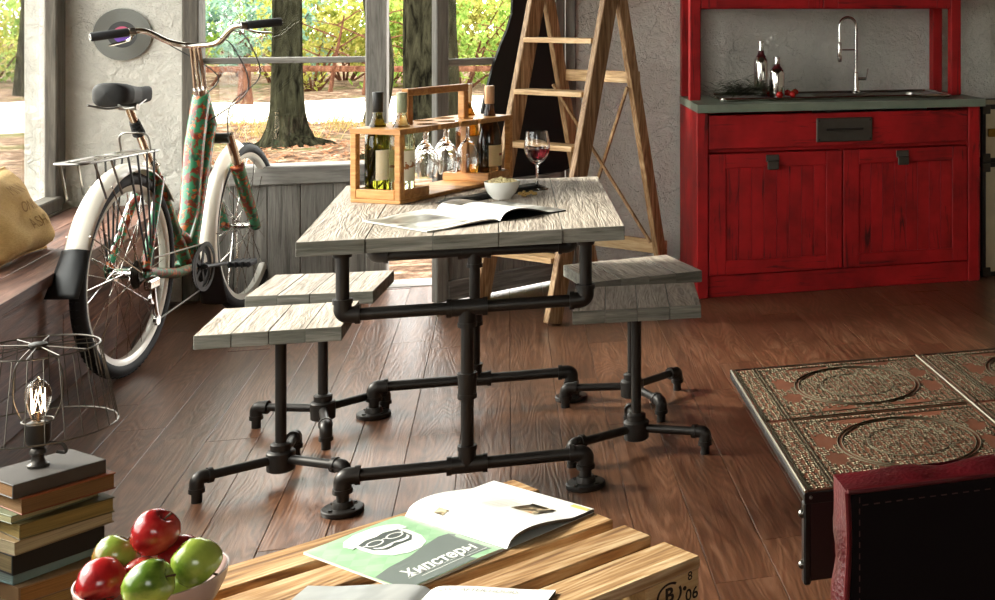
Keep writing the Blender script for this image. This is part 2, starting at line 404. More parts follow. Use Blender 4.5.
# doorway and the half open glazed door
t1 = struct(bpy.data.objects.new('trim_1', None)); COL.objects.link(t1)
b = MB(); b.cbox((.262, YB-.02, 0), (.315, YB+.14, 2.25), .005); b.build('door_jamb', MT['frame_wood'], t1)
b = MB(); b.cbox((-.526, YB-.02, 2.17), (.262, YB+.12, 2.25), .005); b.build('door_head', MT['rail_wood'], t1)
b = MB(); b.cbox((-.526, YB+.02, -.02), (.262, YB+.2, .004), .003); b.build('threshold', MT['rail_wood'], t1)
DA = math.atan2(-.588, -.809)
d1 = struct(bpy.data.objects.new('door_1', None)); COL.objects.link(d1); d1.location = (.252, YB-.03, 0); d1.rotation_euler = (0, 0, DA)
def dpart(name, a, c, m, ch=.004): b = MB(); b.cbox(a, c, ch); return b.build(name, m, d1)
dpart('stile', (.625, -.02, .012), (.685, .02, 2.16), MT['frame_wood']); dpart('stile', (.0, -.02, .012), (.055, .02, 2.16), MT['frame_wood'])
dpart('top_rail', (.055, -.02, 2.07), (.625, .02, 2.16), MT['rail_wood'])
dpart('transom', (.055, -.018, 1.040), (.625, .018, 1.072), MT['rail_wood'])
dpart('door_ledge', (.055, -.02, .472), (.625, .06, .522), MT['rail_wood'])
dpart('bottom_rail', (.055, -.02, .012), (.625, .02, .10), MT['rail_wood'])
for i in range(4):
    x0 = .055 + .57*i/4; dpart('panel_board', (x0+.001, -.014, .10), (x0+.1415, .012, .472), MT['frame_wood'], .003)
for z0, z1 in ((.522, 1.040), (1.072, 2.07)):
    b = MB(); b.box((.055, -.003, z0), (.625, .003, z1)); b.build('pane', MT['pane'], d1)

# bottle-shaped chalkboard standing on the door ledge
half = [(.522, .19), (.535, .235), (.57, .25), (.83, .247), (.92, .225), (1.03, .19), (1.13, .148), (1.2, .112), (1.27, .088), (1.35, .083), (1.60, .08), (1.605, .09), (1.66, .09), (1.665, .08)]
poly = [(.225+hw, z) for z, hw in half] + [(.225-hw, z) for z, hw in half[::-1]]
Tm = Matrix.Translation((.252, YB-.03, 0)) @ Matrix.Rotation(DA, 4, 'Z')
b = MB(); b.prism(poly, -.041, -.026, Tm @ Matrix.Rotation(R(90), 4, 'X'))
tag(b.build('bottle_chalkboard', plain('black chalkboard', '#060606', .75)), 'large flat black board cut like a wine bottle on the door behind the ladder', 'chalkboard')

# vinyl record on the left part of the back wall
RC = Yp(122.5, 34.5, YB-.012)
rec = thing('vinyl_record', 'grey black vinyl record with purple label on plaster wall behind the bicycle', 'record', RC)
def recmat():
    m = Mat('grooved vinyl'); tc = m.node('ShaderNodeTexCoord'); g = m.node('ShaderNodeTexGradient', _gradient_type='RADIAL')
    m.set('#6a6a64', .42, .3); m.p.inputs['Anisotropic'].default_value = .8
    tn = m.node('ShaderNodeTangent', _direction_type='RADIAL', _axis='Y'); m.link(tn.outputs[0], m.p.inputs['Tangent'])
    return m.m
prof = [(.003, 0)] + [(.04, 0)] + [(.112, .0), (.1135, .002), (.112, .004), (.04, .0045), (.003, .0045)]
TR = Matrix.Rotation(R(90), 4, 'X')
b = MB(); b.lathe(prof, 64, TR); b.build('disc', recmat(), rec, True, 30)
b = MB()
for i in range(9): b.torus((0, -.0045, 0), .063+.0055*i, .0007, 64, 4, 'y')
stuff(b.build('grooves', plain('groove vinyl', '#4a4a46', .35), rec, True))
b = MB(); b.lathe([(.037, .0046), (.0575, .0062), (.0577, .0046)], 40, TR); b.lathe([(.036, .0045), (.0365, .0062), (.037, .0045)], 40, TR); b.cyl((0,-.0045,0), (0,-.006,0), .0575, n=40); b.build('inner_ring', plain('label edge black', '#0a080a', .4), rec, True)
def labelmat():
    m = Mat('record label print'); v = m.coords((1,1,1), False); sp = m.node('ShaderNodeSeparateXYZ'); m.link(v, sp.inputs[0])
    mr = m.node('ShaderNodeMapRange'); mr.inputs['From Min'].default_value = -.035; mr.inputs['From Max'].default_value = .035; m.link(sp.outputs['Z'], mr.inputs['Value'])
    return m.set(m.ramp(mr.outputs[0], [(.2, '#5a2a9a'), (.5, '#30143f'), (.85, '#c2476e')]), .5)
b = MB(); b.lathe([(.002, .0063), (.035, .0063), (.0355, .0067), (.002, .0068)], 32, TR); b.build('paper_label', labelmat(), rec)

# ================================================================== outdoors
def bark(name, a, c):
    m = Mat(name); v = m.coords((9, 9, 2.2)); f = m.noise(v, 1.6, 7, .7, .6)
    m.bump(f, 1.0, .08); return m.set(m.ramp(f, [(.38, a), (.62, c)]), .95, 0, Specular_IOR_Level=0.0)
MT['bark'] = bark('dark oak bark', '#0f0e0a', '#3a392b'); MT['bark_red'] = bark('reddish pine bark', '#45291e', '#75503f')
def litter():
    m = Mat('leaf litter soil'); v = m.coords((1,1,1), False)
    n = m.noise(v, 1.1, 4); n2 = m.noise(v, 7, 6, .75)
    c = m.ramp(n2, [(.30, '#2f2620'), (.48, '#5c4a3d'), (.60, '#8a7462'), (.75, '#bfae9d')])
    c = m.mix(m.ramp(n, [(.52, (0,0,0)), (.66, (.6,.6,.6))]), c, lin('#515b33'))
    m.bump(n2, .8, .05); return m.set(c, .95, 0, Specular_IOR_Level=0.0)
b = MB()
def gz(x, y): return -.1 + .035*math.sin(x*1.3+y*.7) + .03*math.sin(y*1.9-x*.5)
b.grid(150, 190, lambda u, v: (lambda X_, Y_: (X_, Y_, gz(X_, Y_) if (Y_ > 7.2 or X_ < -2.4) else -.12))(-40+u*60, -6+v*76))
struct(b.build('ground', litter(), None, True))
b = MB(); b.grid(110, 16, lambda u, v: (lambda X_, Y_: (X_, Y_, gz(X_, Y_)+.022-.03*(2*v-1)**6))(-26+u*40, 17.6+v*4.6+.5*math.sin(u*9)+u*1.2))
struct(b.build('path', plain('pale sand path', '#e2dacb', .95, 0, .12), None, True))
def leafmat(name, a, c, e):
    m = Mat(name); out = m.n['Material Output']
    col = m.ramp(m.noise(m.coords((1,1,1)), 4.5, 4, .75), [(.32, a), (.5, c), (.68, e)])
    df = m.node('ShaderNodeBsdfDiffuse'); tr = m.node('ShaderNodeBsdfTranslucent'); ms = m.node('ShaderNodeMixShader'); ms.inputs[0].default_value = .5
    m.link(col, df.inputs['Color']); m.link(col, tr.inputs['Color']); m.link(df.outputs[0], ms.inputs[1]); m.link(tr.outputs[0], ms.inputs[2]); m.link(ms.outputs[0], out.inputs['Surface'])
    return m.m
LEAF = [leafmat('yellow green leaves', '#5a661f', '#98974a', '#c7b86c'), leafmat('fresh green leaves', '#4c6a2a', '#88a24c', '#bcc874'), leafmat('blue green leaves', '#47645a', '#7fa08c', '#b5c9b0')]
def leaves(rr, n, fn, s0, s1):
    b = MB()
    for _ in range(n):
        p = fn(rr); s = rr.uniform(s0, s1); T = Matrix.Translation(p) @ Matrix.Rotation(rr.uniform(0, 6.3), 4, 'Z') @ Matrix.Rotation(rr.uniform(-1.2, 1.2), 4, 'X')
        b.add([(0,-s*.9,0),(s*.5,0,s*.12),(0,s,0),(-s*.5,0,s*.12)], [(0,1,2,3)], T)
    return b
def bush(px, d, rad, hh, k, n, s0, s1, label, seed):
    r_ = ray(px, CY); p = r_ * d; p.z = 0; base = Vector((p.x, p.y, gz(p.x, p.y)))
    o = thing('bush', label, 'bush', base, 0, 'bushes beyond the log fence'); rr = random.Random(seed)
    clumps = [(Vector((rr.uniform(-rad, rad), rr.uniform(-rad, rad)*.6, rr.uniform(.12, 1)*hh)), rr.uniform(.2, .42)*rad) for _ in range(16)]
    def fn(q):
        c_, cr = q.choice(clumps); dv = Vector((q.gauss(0,1), q.gauss(0,1), q.gauss(0,1))).normalized()*cr*(.6+.4*q.random()); v = c_+dv; v.z = max(.03, v.z); return v
    leaves(rr, n, fn, s0, s1).build('foliage', LEAF[k], o)
    b = MB()
    for c_, cr in clumps[:8]: b.tube([(c_.x*.08, c_.y*.08, -.05), (c_.x*.5, c_.y*.5, c_.z*.6), tuple(c_)], [.025, .017, .008], 5)
    b.build('stems', MT['bark_red'], o, True)
bl = ['loose yellow green bush growing beyond the log fence', 'fresh green leafy bush growing beyond the log fence', 'bluish green bush growing beyond the log fence']
spots = [(-70,22.5,0),(-10,24,1),(60,26,0),(150,25,1),(205,23.5,2),(240,26,1),(275,24,2),(312,22.5,0),(345,25,0),(385,23.5,1),(415,24,0),(462,22.5,1),(500,24,0),(540,26,0),(590,25,1)]
for i, (px, d, k) in enumerate(spots): bush(px, d, 1.0, 1.55, k, 1500, .05, .085, bl[k], 100+i)
far = [(-120,36,1),(10,38,0),(130,35,1),(240,37,0),(330,39,1),(430,36,0),(530,38,1),(640,37,0)]
for i, (px, d, k) in enumerate(far): bush(px, d, 2.6, 3.4, k, 1500, .13, .22, ['tall yellow green thicket far behind the log fence', 'tall fresh green thicket far behind the log fence'][k], 300+i)
def tree(px, py, d, r0, lean, label, mat_, hh=5.5, roots=True, bend=0.0, crown=True, seed=1, cat='tree', name='tree'):
    r_ = ray(px, py); p = r_ * d; base = Vector((p.x, p.y, gz(p.x, p.y)-.03)); rr = random.Random(seed)
    o = thing(name, label, cat, base)
    V = []; n = 18; m = 22; b = MB(); Fs = []
    ph = [rr.uniform(0, 6.3) for _ in range(5)]
    for i in range(m+1):
        t = i/m; z = hh*t**1.6; fl = 1 + (1.1*math.exp(-z/.16)) if roots else 1.0
        rad = r0*(1-.35*z/hh)*fl; ox = lean*z + bend*math.sin(z*2.4); oy = 0
        for k in range(n):
            a = 2*PI*k/n; w_ = 1 + .07*math.sin(3*a+ph[0]+z) + .05*math.sin(5*a+ph[1]+z*2) + (.22*math.exp(-z/.2)*math.sin(4*a+ph[2]) if roots else 0)
            V.append((ox+math.cos(a)*rad*w_, oy+math.sin(a)*rad*w_, z))
    for i in range(m):
        for k in range(n): Fs.append((i*n+k, i*n+(k+1)%n, (i+1)*n+(k+1)%n, (i+1)*n+k))
    b.add(V, Fs); b.build('trunk', mat_, o, True, 60)
    if roots:
        for a in (-.5, -1.1, .3, 2.6):
            b = MB(); L = r0*rr.uniform(2.5, 4.2); b.tube([(math.cos(a)*r0*.8, math.sin(a)*r0*.8, .12), (math.cos(a)*r0*1.6, math.sin(a)*r0*1.6, .07), (math.cos(a+.2)*L*.75, math.sin(a+.2)*L*.75, .03), (math.cos(a+.25)*L, math.sin(a+.25)*L, -.04)], [r0*.5, r0*.32, r0*.2, r0*.1], 8)
            b.build('root', mat_, o, True)
    if crown:
        for q in range(6):
            a = q*1.05; z0 = hh*(.62+.06*q); b = MB(); L = rr.uniform(.9, 1.5)
            b.tube([(lean*z0, 0, z0), (lean*z0+math.cos(a)*L*.5, math.sin(a)*L*.5, z0+.35), (lean*z0+math.cos(a)*L, math.sin(a)*L, z0+.6)], [r0*.3, r0*.18, r0*.06], 6); b.build('branch', mat_, o, True)
        leaves(rr, 900, lambda q: Vector((lean*hh+q.gauss(0,.8), q.gauss(0,.8), hh+q.gauss(.1,.55))), .08, .14).build('crown', LEAF[1], o)
    return o
tree(287, 131, 13.2, .148, .0, 'thick mossy trunk with spreading roots outside the window left of the grey post', MT['bark'], seed=3)
tree(430, 160, 12.0, .235, .0, 'broad dark trunk outside the doorway between post and open door', MT['bark'], seed=4, roots=True, crown=False)
tree(374, 118, 16.0, .13, .02, 'slim bent trunk outside, behind the grey window post', MT['bark'], bend=.09, seed=5, roots=False, crown=False)
tree(30, 60, 21.0, .22, .05, 'leaning trunk seen through the side window above the sack cushion', MT['bark'], seed=6, roots=False)
# fallen branches / thin saplings behind the fence
for i, (px, d, sx, dy) in enumerate([(434-70, 21, .5, 1.3), (445-20, 22.5, -.3, 1.5), (330, 21.5, .7, 1.25), (525, 22, -.5, 1.6)]):
    p = ray(px, CY)*d; b = MB(); o = thing('sapling', 'thin bare reddish sapling growing behind the log fence', 'sapling', (p.x, p.y, gz(p.x, p.y)-.03), 0, 'saplings behind the log fence')
    b.tube([(0,0,0), (.1*sx,0,.5), (.3*sx,0,dy)], [.035,.028,.012], 6); b.build('stem', MT['bark_red'], o, True)
    for q in range(4):
        b = MB(); z0 = .5+.2*q; sg = 1 if q % 2 else -1; b.tube([(.1*sx+.1*(z0-.5)*sx,0,z0), (sg*.4,.05,z0+.22), (sg*.75,.08,z0+.3)], [.016,.011,.004], 5); b.build('branch', MT['bark_red'], o, True)
# low log fence
A_ = ray(150, CY)*19.5; B_ = ray(620, CY)*20.5; A_.z = B_.z = 0
fe = thing('log_fence', 'low reddish log rail fence on posts beyond the sandy path', 'fence', (A_.x, A_.y, -.06), math.atan2(B_.y-A_.y, B_.x-A_.x))
FL = (B_-A_).length; b = MB(); b.tube([(0,0,.44),(FL*.3,.02,.45),(FL*.6,-.02,.43),(FL,0,.44)], .045, 8); b.build('rail', MT['bark_red'], fe, True)
for q in (.19, .46, .74, .98):
    b = MB(); b.tube([(FL*q, .07, -.1), (FL*q, .07, .2), (FL*q, .07, .52)], [.13, .09, .085], 10); b.build('post', MT['bark_red'], fe, True)
# dry grass tufts and fallen leaves near the trunk
rr = random.Random(44); b = MB()
for _ in range(1600):
    px, py = rr.uniform(200, 440), rr.uniform(112, 168); p = Zp(px, py, -.06)
    s = rr.uniform(.02, .045); T = Matrix.Translation((p.x, p.y, gz(p.x, p.y)+.012)) @ Matrix.Rotation(rr.uniform(0, 6.3), 4, 'Z') @ Matrix.Rotation(rr.uniform(-.5, .5), 4, 'X')
    b.add([(0,-s,0),(s*.6,0,s*.1),(0,s,0),(-s*.6,0,s*.1)], [(0,1,2,3)], T)
o = stuff(b.build('fallen_leaves', leafmat('dry brown leaves', '#5a3a2a', '#93694f', '#c9a98d'))); tag(o, 'dry brown fallen leaves scattered over the forest ground', 'leaves')
rr = random.Random(45); b = MB()
for tx, ty in [(250,128),(262,136),(330,125),(342,130),(285,142),(300,140),(375,128),(225,118)]:
    p0 = Zp(tx, ty, -.08)
    for _ in range(60):
        a = rr.uniform(0, 6.3); L = rr.uniform(.12, .34); q = Vector((p0.x+rr.gauss(0,.13), p0.y+rr.gauss(0,.13), gz(p0.x, p0.y)-.01)); e = Vector((math.cos(a)*L*.5, math.sin(a)*L*.5, L*.8))
        b.add([q+Vector((-.004,0,0)), q+Vector((.004,0,0)), q+e], [(0,1,2)])
o = stuff(b.build('dry_grass', leafmat('dry grass', '#6b5a32', '#a08a55', '#cbb27d'))); tag(o, 'tufts of dry tan grass around the mossy tree roots', 'grass')

# ================================================================== pipe fittings
PR = .0165
def collar(b, p, d, r=PR, L=.012): d = Vector(d).normalized(); p = Vector(p); b.cyl(p - d*L/2, p + d*L/2, r*1.5, n=14)
def elbow(b, p, d1, d2, r=PR, arm=.036):
    p = Vector(p); d1 = Vector(d1).normalized(); d2 = Vector(d2).normalized()
    b.tube(fillet([p+d1*arm, p, p+d2*arm], arm*.95, 7), r*1.33, 14)
    collar(b, p+d1*arm, d1, r); collar(b, p+d2*arm, d2, r)
def tee(b, p, d, br, r=PR, L=.045):
    p = Vector(p); d = Vector(d).normalized(); br = Vector(br).normalized()
    b.cyl(p-d*L, p+d*L, r*1.36, n=14); b.cyl(p, p+br*L, r*1.36, n=14)
    collar(b, p-d*L, d, r); collar(b, p+d*L, d, r); collar(b, p+br*L, br, r)
def flange(b, p):
    T = Matrix.Translation(p); b.lathe([(.051, 0), (.052, .002), (.052, .012), (.049, .014), (.027, .015), (.025, .024), (.0225, .03)], 28, T)
    for k in range(4):
        a = PI/4 + k*PI/2; b.cyl(Vector(p)+Vector((.038*math.cos(a), .038*math.sin(a), .013)), Vector(p)+Vector((.038*math.cos(a), .038*math.sin(a), .018)), .006, n=6)
def plank_top(parent, x0, x1, y0, y1, z0, z1, n, rr):
    W_ = (x1-x0)/n
    for i in range(n):
        b = MB(); e0, e1 = rr.uniform(-.003, .003), rr.uniform(-.003, .003); yc = (y0+y1)/2
        b.cbox((-W_/2+.0005, y0+e0-yc, 0), (W_/2-.0005, y1+e1-yc, z1-z0+rr.uniform(-.0008, .0008)), .0012)
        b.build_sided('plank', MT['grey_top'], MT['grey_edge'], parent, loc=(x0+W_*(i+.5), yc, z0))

# ================================================================== dining table
TX, TY, TZ = -.10, 4.18, .72
tb = thing('dining_table', 'weathered plank table on a black iron pipe frame', 'table', (TX, TY, 0))
plank_top(tb, -.397, .397, -.55, .545, TZ-.037, TZ, 5, random.Random(3))
for yy in (-.43, .42):
    zu, zl, xa = .507, .092, .303
    b = MB(); b.cyl((-xa, yy, zu), (xa, yy, zu), PR, n=14); elbow(b, (-xa, yy, zu), (1,0,0), (0,0,1)); elbow(b, (xa, yy, zu), (-1,0,0), (0,0,1)); tee(b, (0, yy, zu), (1,0,0), (0,0,-1))
    for s in (-1, 1): b.cyl((s*xa, yy, zu), (s*xa, yy, TZ-.037), PR, n=14); T = Matrix.Translation((s*xa, yy, TZ-.037)) @ Matrix.Rotation(PI, 4, 'X'); b.lathe([(.05, 0), (.05, .011), (.025, .014), (.0225, .026)], 20, T)
    b.build('upper_pipe', MT['pipe'], tb, True)
    b = MB(); b.cyl((0, yy, zl), (0, yy, zu), PR, n=14); b.cyl((0, yy, zu*.5+.02), (0, yy, zu*.5+.075), PR*1.4, n=14); collar(b, (0, yy, zu*.5+.02), (0,0,1)); collar(b, (0, yy, zu*.5+.075), (0,0,1))
    b.build('post', MT['pipe'], tb, True)
    b = MB(); b.cyl((-xa, yy, zl), (xa, yy, zl), PR, n=14); elbow(b, (-xa, yy, zl), (1,0,0), (0,0,-1)); elbow(b, (xa, yy, zl), (-1,0,0), (0,0,-1)); tee(b, (0, yy, zl), (1,0,0), (0,0,1))
    for s in (-1, 1): b.cyl((s*xa, yy, .02), (s*xa, yy, zl), PR*.95, n=14)
    lp = b.build('floor_pipe', MT['pipe'], tb, True)
    for s in (-1, 1): b = MB(); flange(b, (s*xa, yy, .0)); b.build('flange', MT['pipe'], lp, True, 30)

# ================================================================== stools
def stool(cx_, cy_, rz, legs, label):
    o = thing('pipe_stool', label, 'stool', (cx_, cy_, 0), 0, 'plank stools around the pipe table')
    T = Matrix.Rotation(rz, 4, 'Z'); rr = random.Random(int(cx_*1000))
    n = 4; W_ = .355/n
    for i in range(n):
        b = MB(); b.cbox((-W_/2+.0005, -.163+rr.uniform(-.002, .002), 0), (W_/2-.0005, .163, .037+rr.uniform(-.0008, .0008)), .0012)
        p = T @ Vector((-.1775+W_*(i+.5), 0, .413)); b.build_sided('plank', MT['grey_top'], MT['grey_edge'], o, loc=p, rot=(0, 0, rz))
    b = MB(); b.cyl((0,0,.07), (0,0,.413), .0145, n=14); b.lathe([(.045, .413), (.045, .404), (.02, .40)], 20); b.build('post', MT['pipe'], o, True, 30)
    b = MB(); b.lathe([(.03, .03), (.036, .034), (.037, .082), (.033, .086), (.027, .088), (.027, .104), (.021, .108), (.0145, .109)], 24); b.build('hub', MT['pipe'], o, True, 30)
    for a in legs:
        d = Vector((math.cos(R(a)), math.sin(R(a)), 0)); z = Vector((0,0,.064)); e = d*.212+z
        b = MB(); b.cyl(d*.03+z, e, .0125, n=12); l = b.build('leg', MT['pipe'], o, True)
        b = MB(); elbow(b, e, -d, (0,0,-1), .0135, .032); b.build('elbow', MT['pipe'], l, True)
        b = MB(); b.cyl(d*.212+Vector((0,0,0)), e, .0135, n=12); b.build('foot', MT['pipe'], l, True)
stool(-.590, 4.045, R(-2), (88, 209, 325), 'pale lit plank stool beside the bright floor, with a foot by the front table flange')
stool(-.540, 4.510, R(-6), (38, 159, 279), 'pale plank stool next to the bicycle front wheel and window panel')
stool(.362, 4.020, R(-4), (90, 208, 332), 'shaded plank stool standing between pallet and red cabinet side of table')
stool(.388, 4.465, R(14), (40, 168, 290), 'shaded plank stool turned askew beside the wooden step ladder')

# ================================================================== bottle carrier on the table
RA = R(56.5); RO = Zp(400, 204.8, TZ)
rk = thing('bottle_carrier', 'light oak bottle carrier with handle on the dining table', 'carrier', RO, RA)
RL, RW, RH = .575, .174, .220
def rp(name, a, c, ch=.002): b = MB(); b.cbox(a, c, ch); return b.build(name, MT['rack'], rk)
rp('base_board', (.0, .0, .0), (RL, RW, .012))
for y0 in (0, RW-.014):
    rp('base_rail', (.02, y0, .012), (.125, y0+.014, .04)); rp('base_rail', (RL-.125, y0, .012), (RL-.02, y0+.014, .04))
for x0 in (0, RL-.02): rp('end_rail', (x0, .02, .012), (x0+.014 if x0 == 0 else RL, RW-.02, .04))
for x0 in (.125, RL-.137): rp('divider', (x0, .0, .012), (x0+.012, RW, .04))
for x0 in (0, RL-.02):
    for y0 in (0, RW-.02): rp('corner_post', (x0, y0, .012), (x0+.02, y0+.02, RH-.016))
for x0 in (.127, RL-.147): rp('inner_post', (x0, RW/2-.011, .04), (x0+.02, RW/2+.011, RH-.016))
def holed(b, x0, x1, y0, y1, z0, z1, c, r, n=24):
    def edge(a):
        dx, dy = math.cos(a), math.sin(a); t = min([((x1 if dx > 0 else x0)-c[0])/dx if abs(dx) > 1e-6 else 9, ((y1 if dy > 0 else y0)-c[1])/dy if abs(dy) > 1e-6 else 9]); return (c[0]+dx*t, c[1]+dy*t)
    ang = sorted([2*PI*k/n for k in range(n)] + [math.atan2(yy-c[1], xx-c[0]) % (2*PI) for xx in (x0, x1) for yy in (y0, y1)]); n = len(ang)
    V = []
    for a in ang:
        ex, ey = edge(a); ix, iy = c[0]+r*math.cos(a), c[1]+r*math.sin(a)
        V += [(ex,ey,z0),(ex,ey,z1),(ix,iy,z0),(ix,iy,z1)]
    Fs = []
    for k in range(n):
        i, j = k*4, ((k+1) % n)*4
        Fs += [(i+1,j+1,j+3,i+3), (i,i+2,j+2,j), (i,j,j+1,i+1), (i+2,i+3,j+3,j+2)]
    b.add(V, Fs)
b = MB(); BX = (.066, RL-.066); BY = (.0445, RW-.0445)
for bx in BX:
    x0, x1 = (0, .132) if bx < .2 else (RL-.132, RL)
    holed(b, x0, x1, 0, RW/2, RH-.016, RH, (bx, BY[0]), .0195); holed(b, x0, x1, RW/2, RW, RH-.016, RH, (bx, BY[1]), .0195)
gx = (.185, .287, .389); gy = (.044, RW-.044)
xs = [.132]
for g in gx:                                # a slot for each pair of stems
    b.box((xs[-1], 0, RH-.016), (g-.007, RW, RH)); b.box((g-.007, .064, RH-.016), (g+.007, RW-.064, RH)); xs.append(g+.007)
b.box((xs[-1], 0, RH-.016), (RL-.132, RW, RH))
b.build('top_board', MT['rack'], rk)
for x0 in (.135, RL-.160): rp('handle_post', (x0, RW/2-.012, RH), (x0+.025, RW/2+.012, RH+.088))
rp('handle_bar', (.135, RW/2-.012, RH+.088), (RL-.135, RW/2+.012, RH+.110))
TRK = Matrix.Translation(RO) @ Matrix.Rotation(RA, 4, 'Z')
def bottle(p, glass, cap, label, labelcol, hgt=.31, burg=False, lab=(.05, .14), cat='bottle'):
    w_ = TRK @ Vector(p); o = thing('wine_bottle', label, cat, w_, RA, 'wine bottles in the carrier')
    k = hgt/.31
    pr_ = [(.002, .006), (.02, .004), (.033, .0), (.0362, .004), (.0365, .15), (.0355, .172), (.030, .197), (.020, .222), (.0148, .236), (.0135, .25), (.0132, .30), (.0148, .303), (.0148, .31), (.0115, .31)]
    if burg: pr_ = [(.002, .006), (.02, .004), (.035, .0), (.0385, .004), (.0385, .12), (.036, .145), (.029, .175), (.0205, .205), (.0155, .23), (.0138, .25), (.0132, .30), (.0148, .303), (.0148, .31), (.0115, .31)]
    b = MB(); b.lathe([(r_, z*k) for r_, z in pr_], 28, cap=False); b.build('glass_body', glass, o, True, 50)
    b = MB(); b.lathe([(.0145, .252*k), (.0152, .254*k), (.0158, .309*k), (.0150, .312*k), (.001, .3125*k)], 24); b.build('capsule', cap, o, True, 30)
    b = MB(); rad = .0387 if burg else .0367; V = []; Fs = []; n = 22
    for i in range(n+1):
        a = R(-150) + R(215)*i/n
        for z in lab: V.append((rad*math.cos(a), rad*math.sin(a), z*k))
    for i in range(n): Fs.append((2*i, 2*i+2, 2*i+3, 2*i+1))
    b.add(V, Fs); lb = b.build('label', labelcol, o, True)
    return o, lb, rad, k
olive = glassmat('olive bottle glass', '#6b6a1e'); clear = glassmat('pale green bottle glass', '#dfe5c0'); deep = glassmat('dark brown bottle glass', '#3a2410'); straw = glassmat('amber bottle glass', '#a87a2a')
def labm(name, a, c):
    m = Mat(name); v = m.coords((1,1,1), False); sp = m.node('ShaderNodeSeparateXYZ'); m.link(v, sp.inputs[0])
    n = m.noise(v, 60, 2); g = m.node('ShaderNodeMath', _operation='MULTIPLY_ADD'); m.link(n, g.inputs[0]); g.inputs[1].default_value = .06; m.link(sp.outputs['Z'], g.inputs[2])
    mr = m.node('ShaderNodeMapRange'); mr.inputs['From Min'].default_value = .09; mr.inputs['From Max'].default_value = .17; m.link(g.outputs[0], mr.inputs['Value'])
    return m.set(m.ramp(mr.outputs[0], [(.34, a), (.36, c), (.5, c), (.52, a)]), .6)
cream = plain('cream label paper', '#ece2c4', .6)
bottle((BX[0], BY[1], .0125), olive, plain('black capsule', '#17140f', .4), 'olive green wine bottle with black cap in the oak carrier', cream)
bottle((BX[0], BY[0], .0125), clear, plain('sage capsule', '#8b8f72', .4), 'clear wine bottle with sage green cap and cream label', labm('brown motif label', '#efe6cc', '#a5682f'))
bottle((BX[1], BY[1], .0125), straw, plain('cream capsule', '#e8dcc0', .4), 'amber wine bottle with cream cap at the far end of the carrier', cream)
_, lb, rad, k = bottle((BX[1], BY[0], .0125), deep, plain('tan capsule', '#c79b73', .4), 'dark red wine bottle with tan cap and beige label', plain('beige label paper', '#d9bd8a', .6), .305, True, (.045, .115))
b = MB(); n = 8
V = []; Fs = []
for i in range(n+1):
    a = R(-95) + R(55)*i/n
    for z in (.079, .087): V.append(((rad+.0004)*math.cos(a), (rad+.0004)*math.sin(a), z*k))
for i in range(n): Fs.append((2*i, 2*i+2, 2*i+3, 2*i+1))
b.add(V, Fs); b.build('label_print', plain('red print', '#9a3a20', .6), lb)
GL = glassmat('clear wine glass', '#ffffff')
def glass_profile(h_, rb, rf, stem):
    "outer then inner outline of a stemmed glass standing on its foot"
    bz = stem
    out = [(.001, 0), (rf, .0), (rf, .0015), (rf*.5, .004), (.0055, .01), (.0036, .03), (.0036, bz-.012), (.006, bz-.003), (rb*.55, bz+.010), (rb*.85, bz+.026), (rb, bz+.048), (rb*.97, bz+.068), (rb*.80, h_)]
    inn = [(rb*.80-.001, h_), (rb*.97-.0013, bz+.068), (rb-.0013, bz+.048), (rb*.85-.0013, bz+.0275), (rb*.55-.001, bz+.013), (.004, bz+.004), (.001, bz+.003)]
    return out + inn
gm = MB(); gm.lathe(glass_profile(.165, .034, .031, .068), 24, cap=False); hang = gm.mesh('hanging_glass', GL, True, 60)
for gxx in gx:
    for k, gyy in enumerate(gy):
        o = link('wine_glass', hang); o.matrix_world = TRK @ Matrix.Translation((gxx, gyy, RH+.001)) @ Matrix.Rotation(PI, 4, 'X')
        tag(o, {(0,0): 'empty wine glass hanging upside down next to the clear sage-capped bottle', (0,1): 'empty wine glass hanging upside down next to the olive bottle', (1,0): 'middle hanging wine glass in the row between clear and dark bottles', (1,1): 'middle hanging wine glass in the row between olive and amber bottles', (2,0): 'empty wine glass hanging upside down next to the dark red wine bottle', (2,1): 'empty wine glass hanging upside down next to the amber bottle'}[(gx.index(gxx), k)], 'glass', 'glasses hanging in the carrier')
GP = Zp(537, 189.5, TZ)
o = thing('wine_glass', 'stemmed glass of red wine standing alone on the table', 'glass', GP)
b = MB(); b.lathe(glass_profile(.185, .040, .035, .082), 32, cap=False); b.build('glass_body', GL, o, True, 60)
b = MB(); b.lathe([(.001, .0865), (.019, .0955), (.0320, .110), (.0372, .124), (.0384, .132), (.001, .1322)], 32); b.build('red_wine', glassmat('red wine', '#5a0f18'), o, True, 50)

# bowl of popcorn, loose kernels, napkin, open magazine
BP = Zp(502, 198.5, TZ)
o = thing('snack_bowl', 'small white bowl heaped with pale popcorn on the table', 'bowl', BP)
b = MB(); b.lathe([(.001, 0), (.026, 0), (.028, .003), (.041, .018), (.049, .036), (.052, .053), (.0505, .0535), (.047, .037), (.038, .02), (.02, .008), (.001, .007)], 36, cap=False); b.build('bowl', plain('white ceramic', '#eceae3', .2), o, True, 50)
rr = random.Random(8); b = MB()
for _ in range(90):
    a = rr.uniform(0, 6.3); q = math.sqrt(rr.random())*.042; b.sphere((q*math.cos(a), q*math.sin(a), .047+.012*(1-q/.045)+rr.uniform(-.004, .004)), rr.uniform(.005, .0085), 6, 4, sc=(1, rr.uniform(.7, 1.2), rr.uniform(.6, 1)))
stuff(b.build('popcorn', plain('popcorn', '#e9d6a2', .7, 0, .25), o, True))
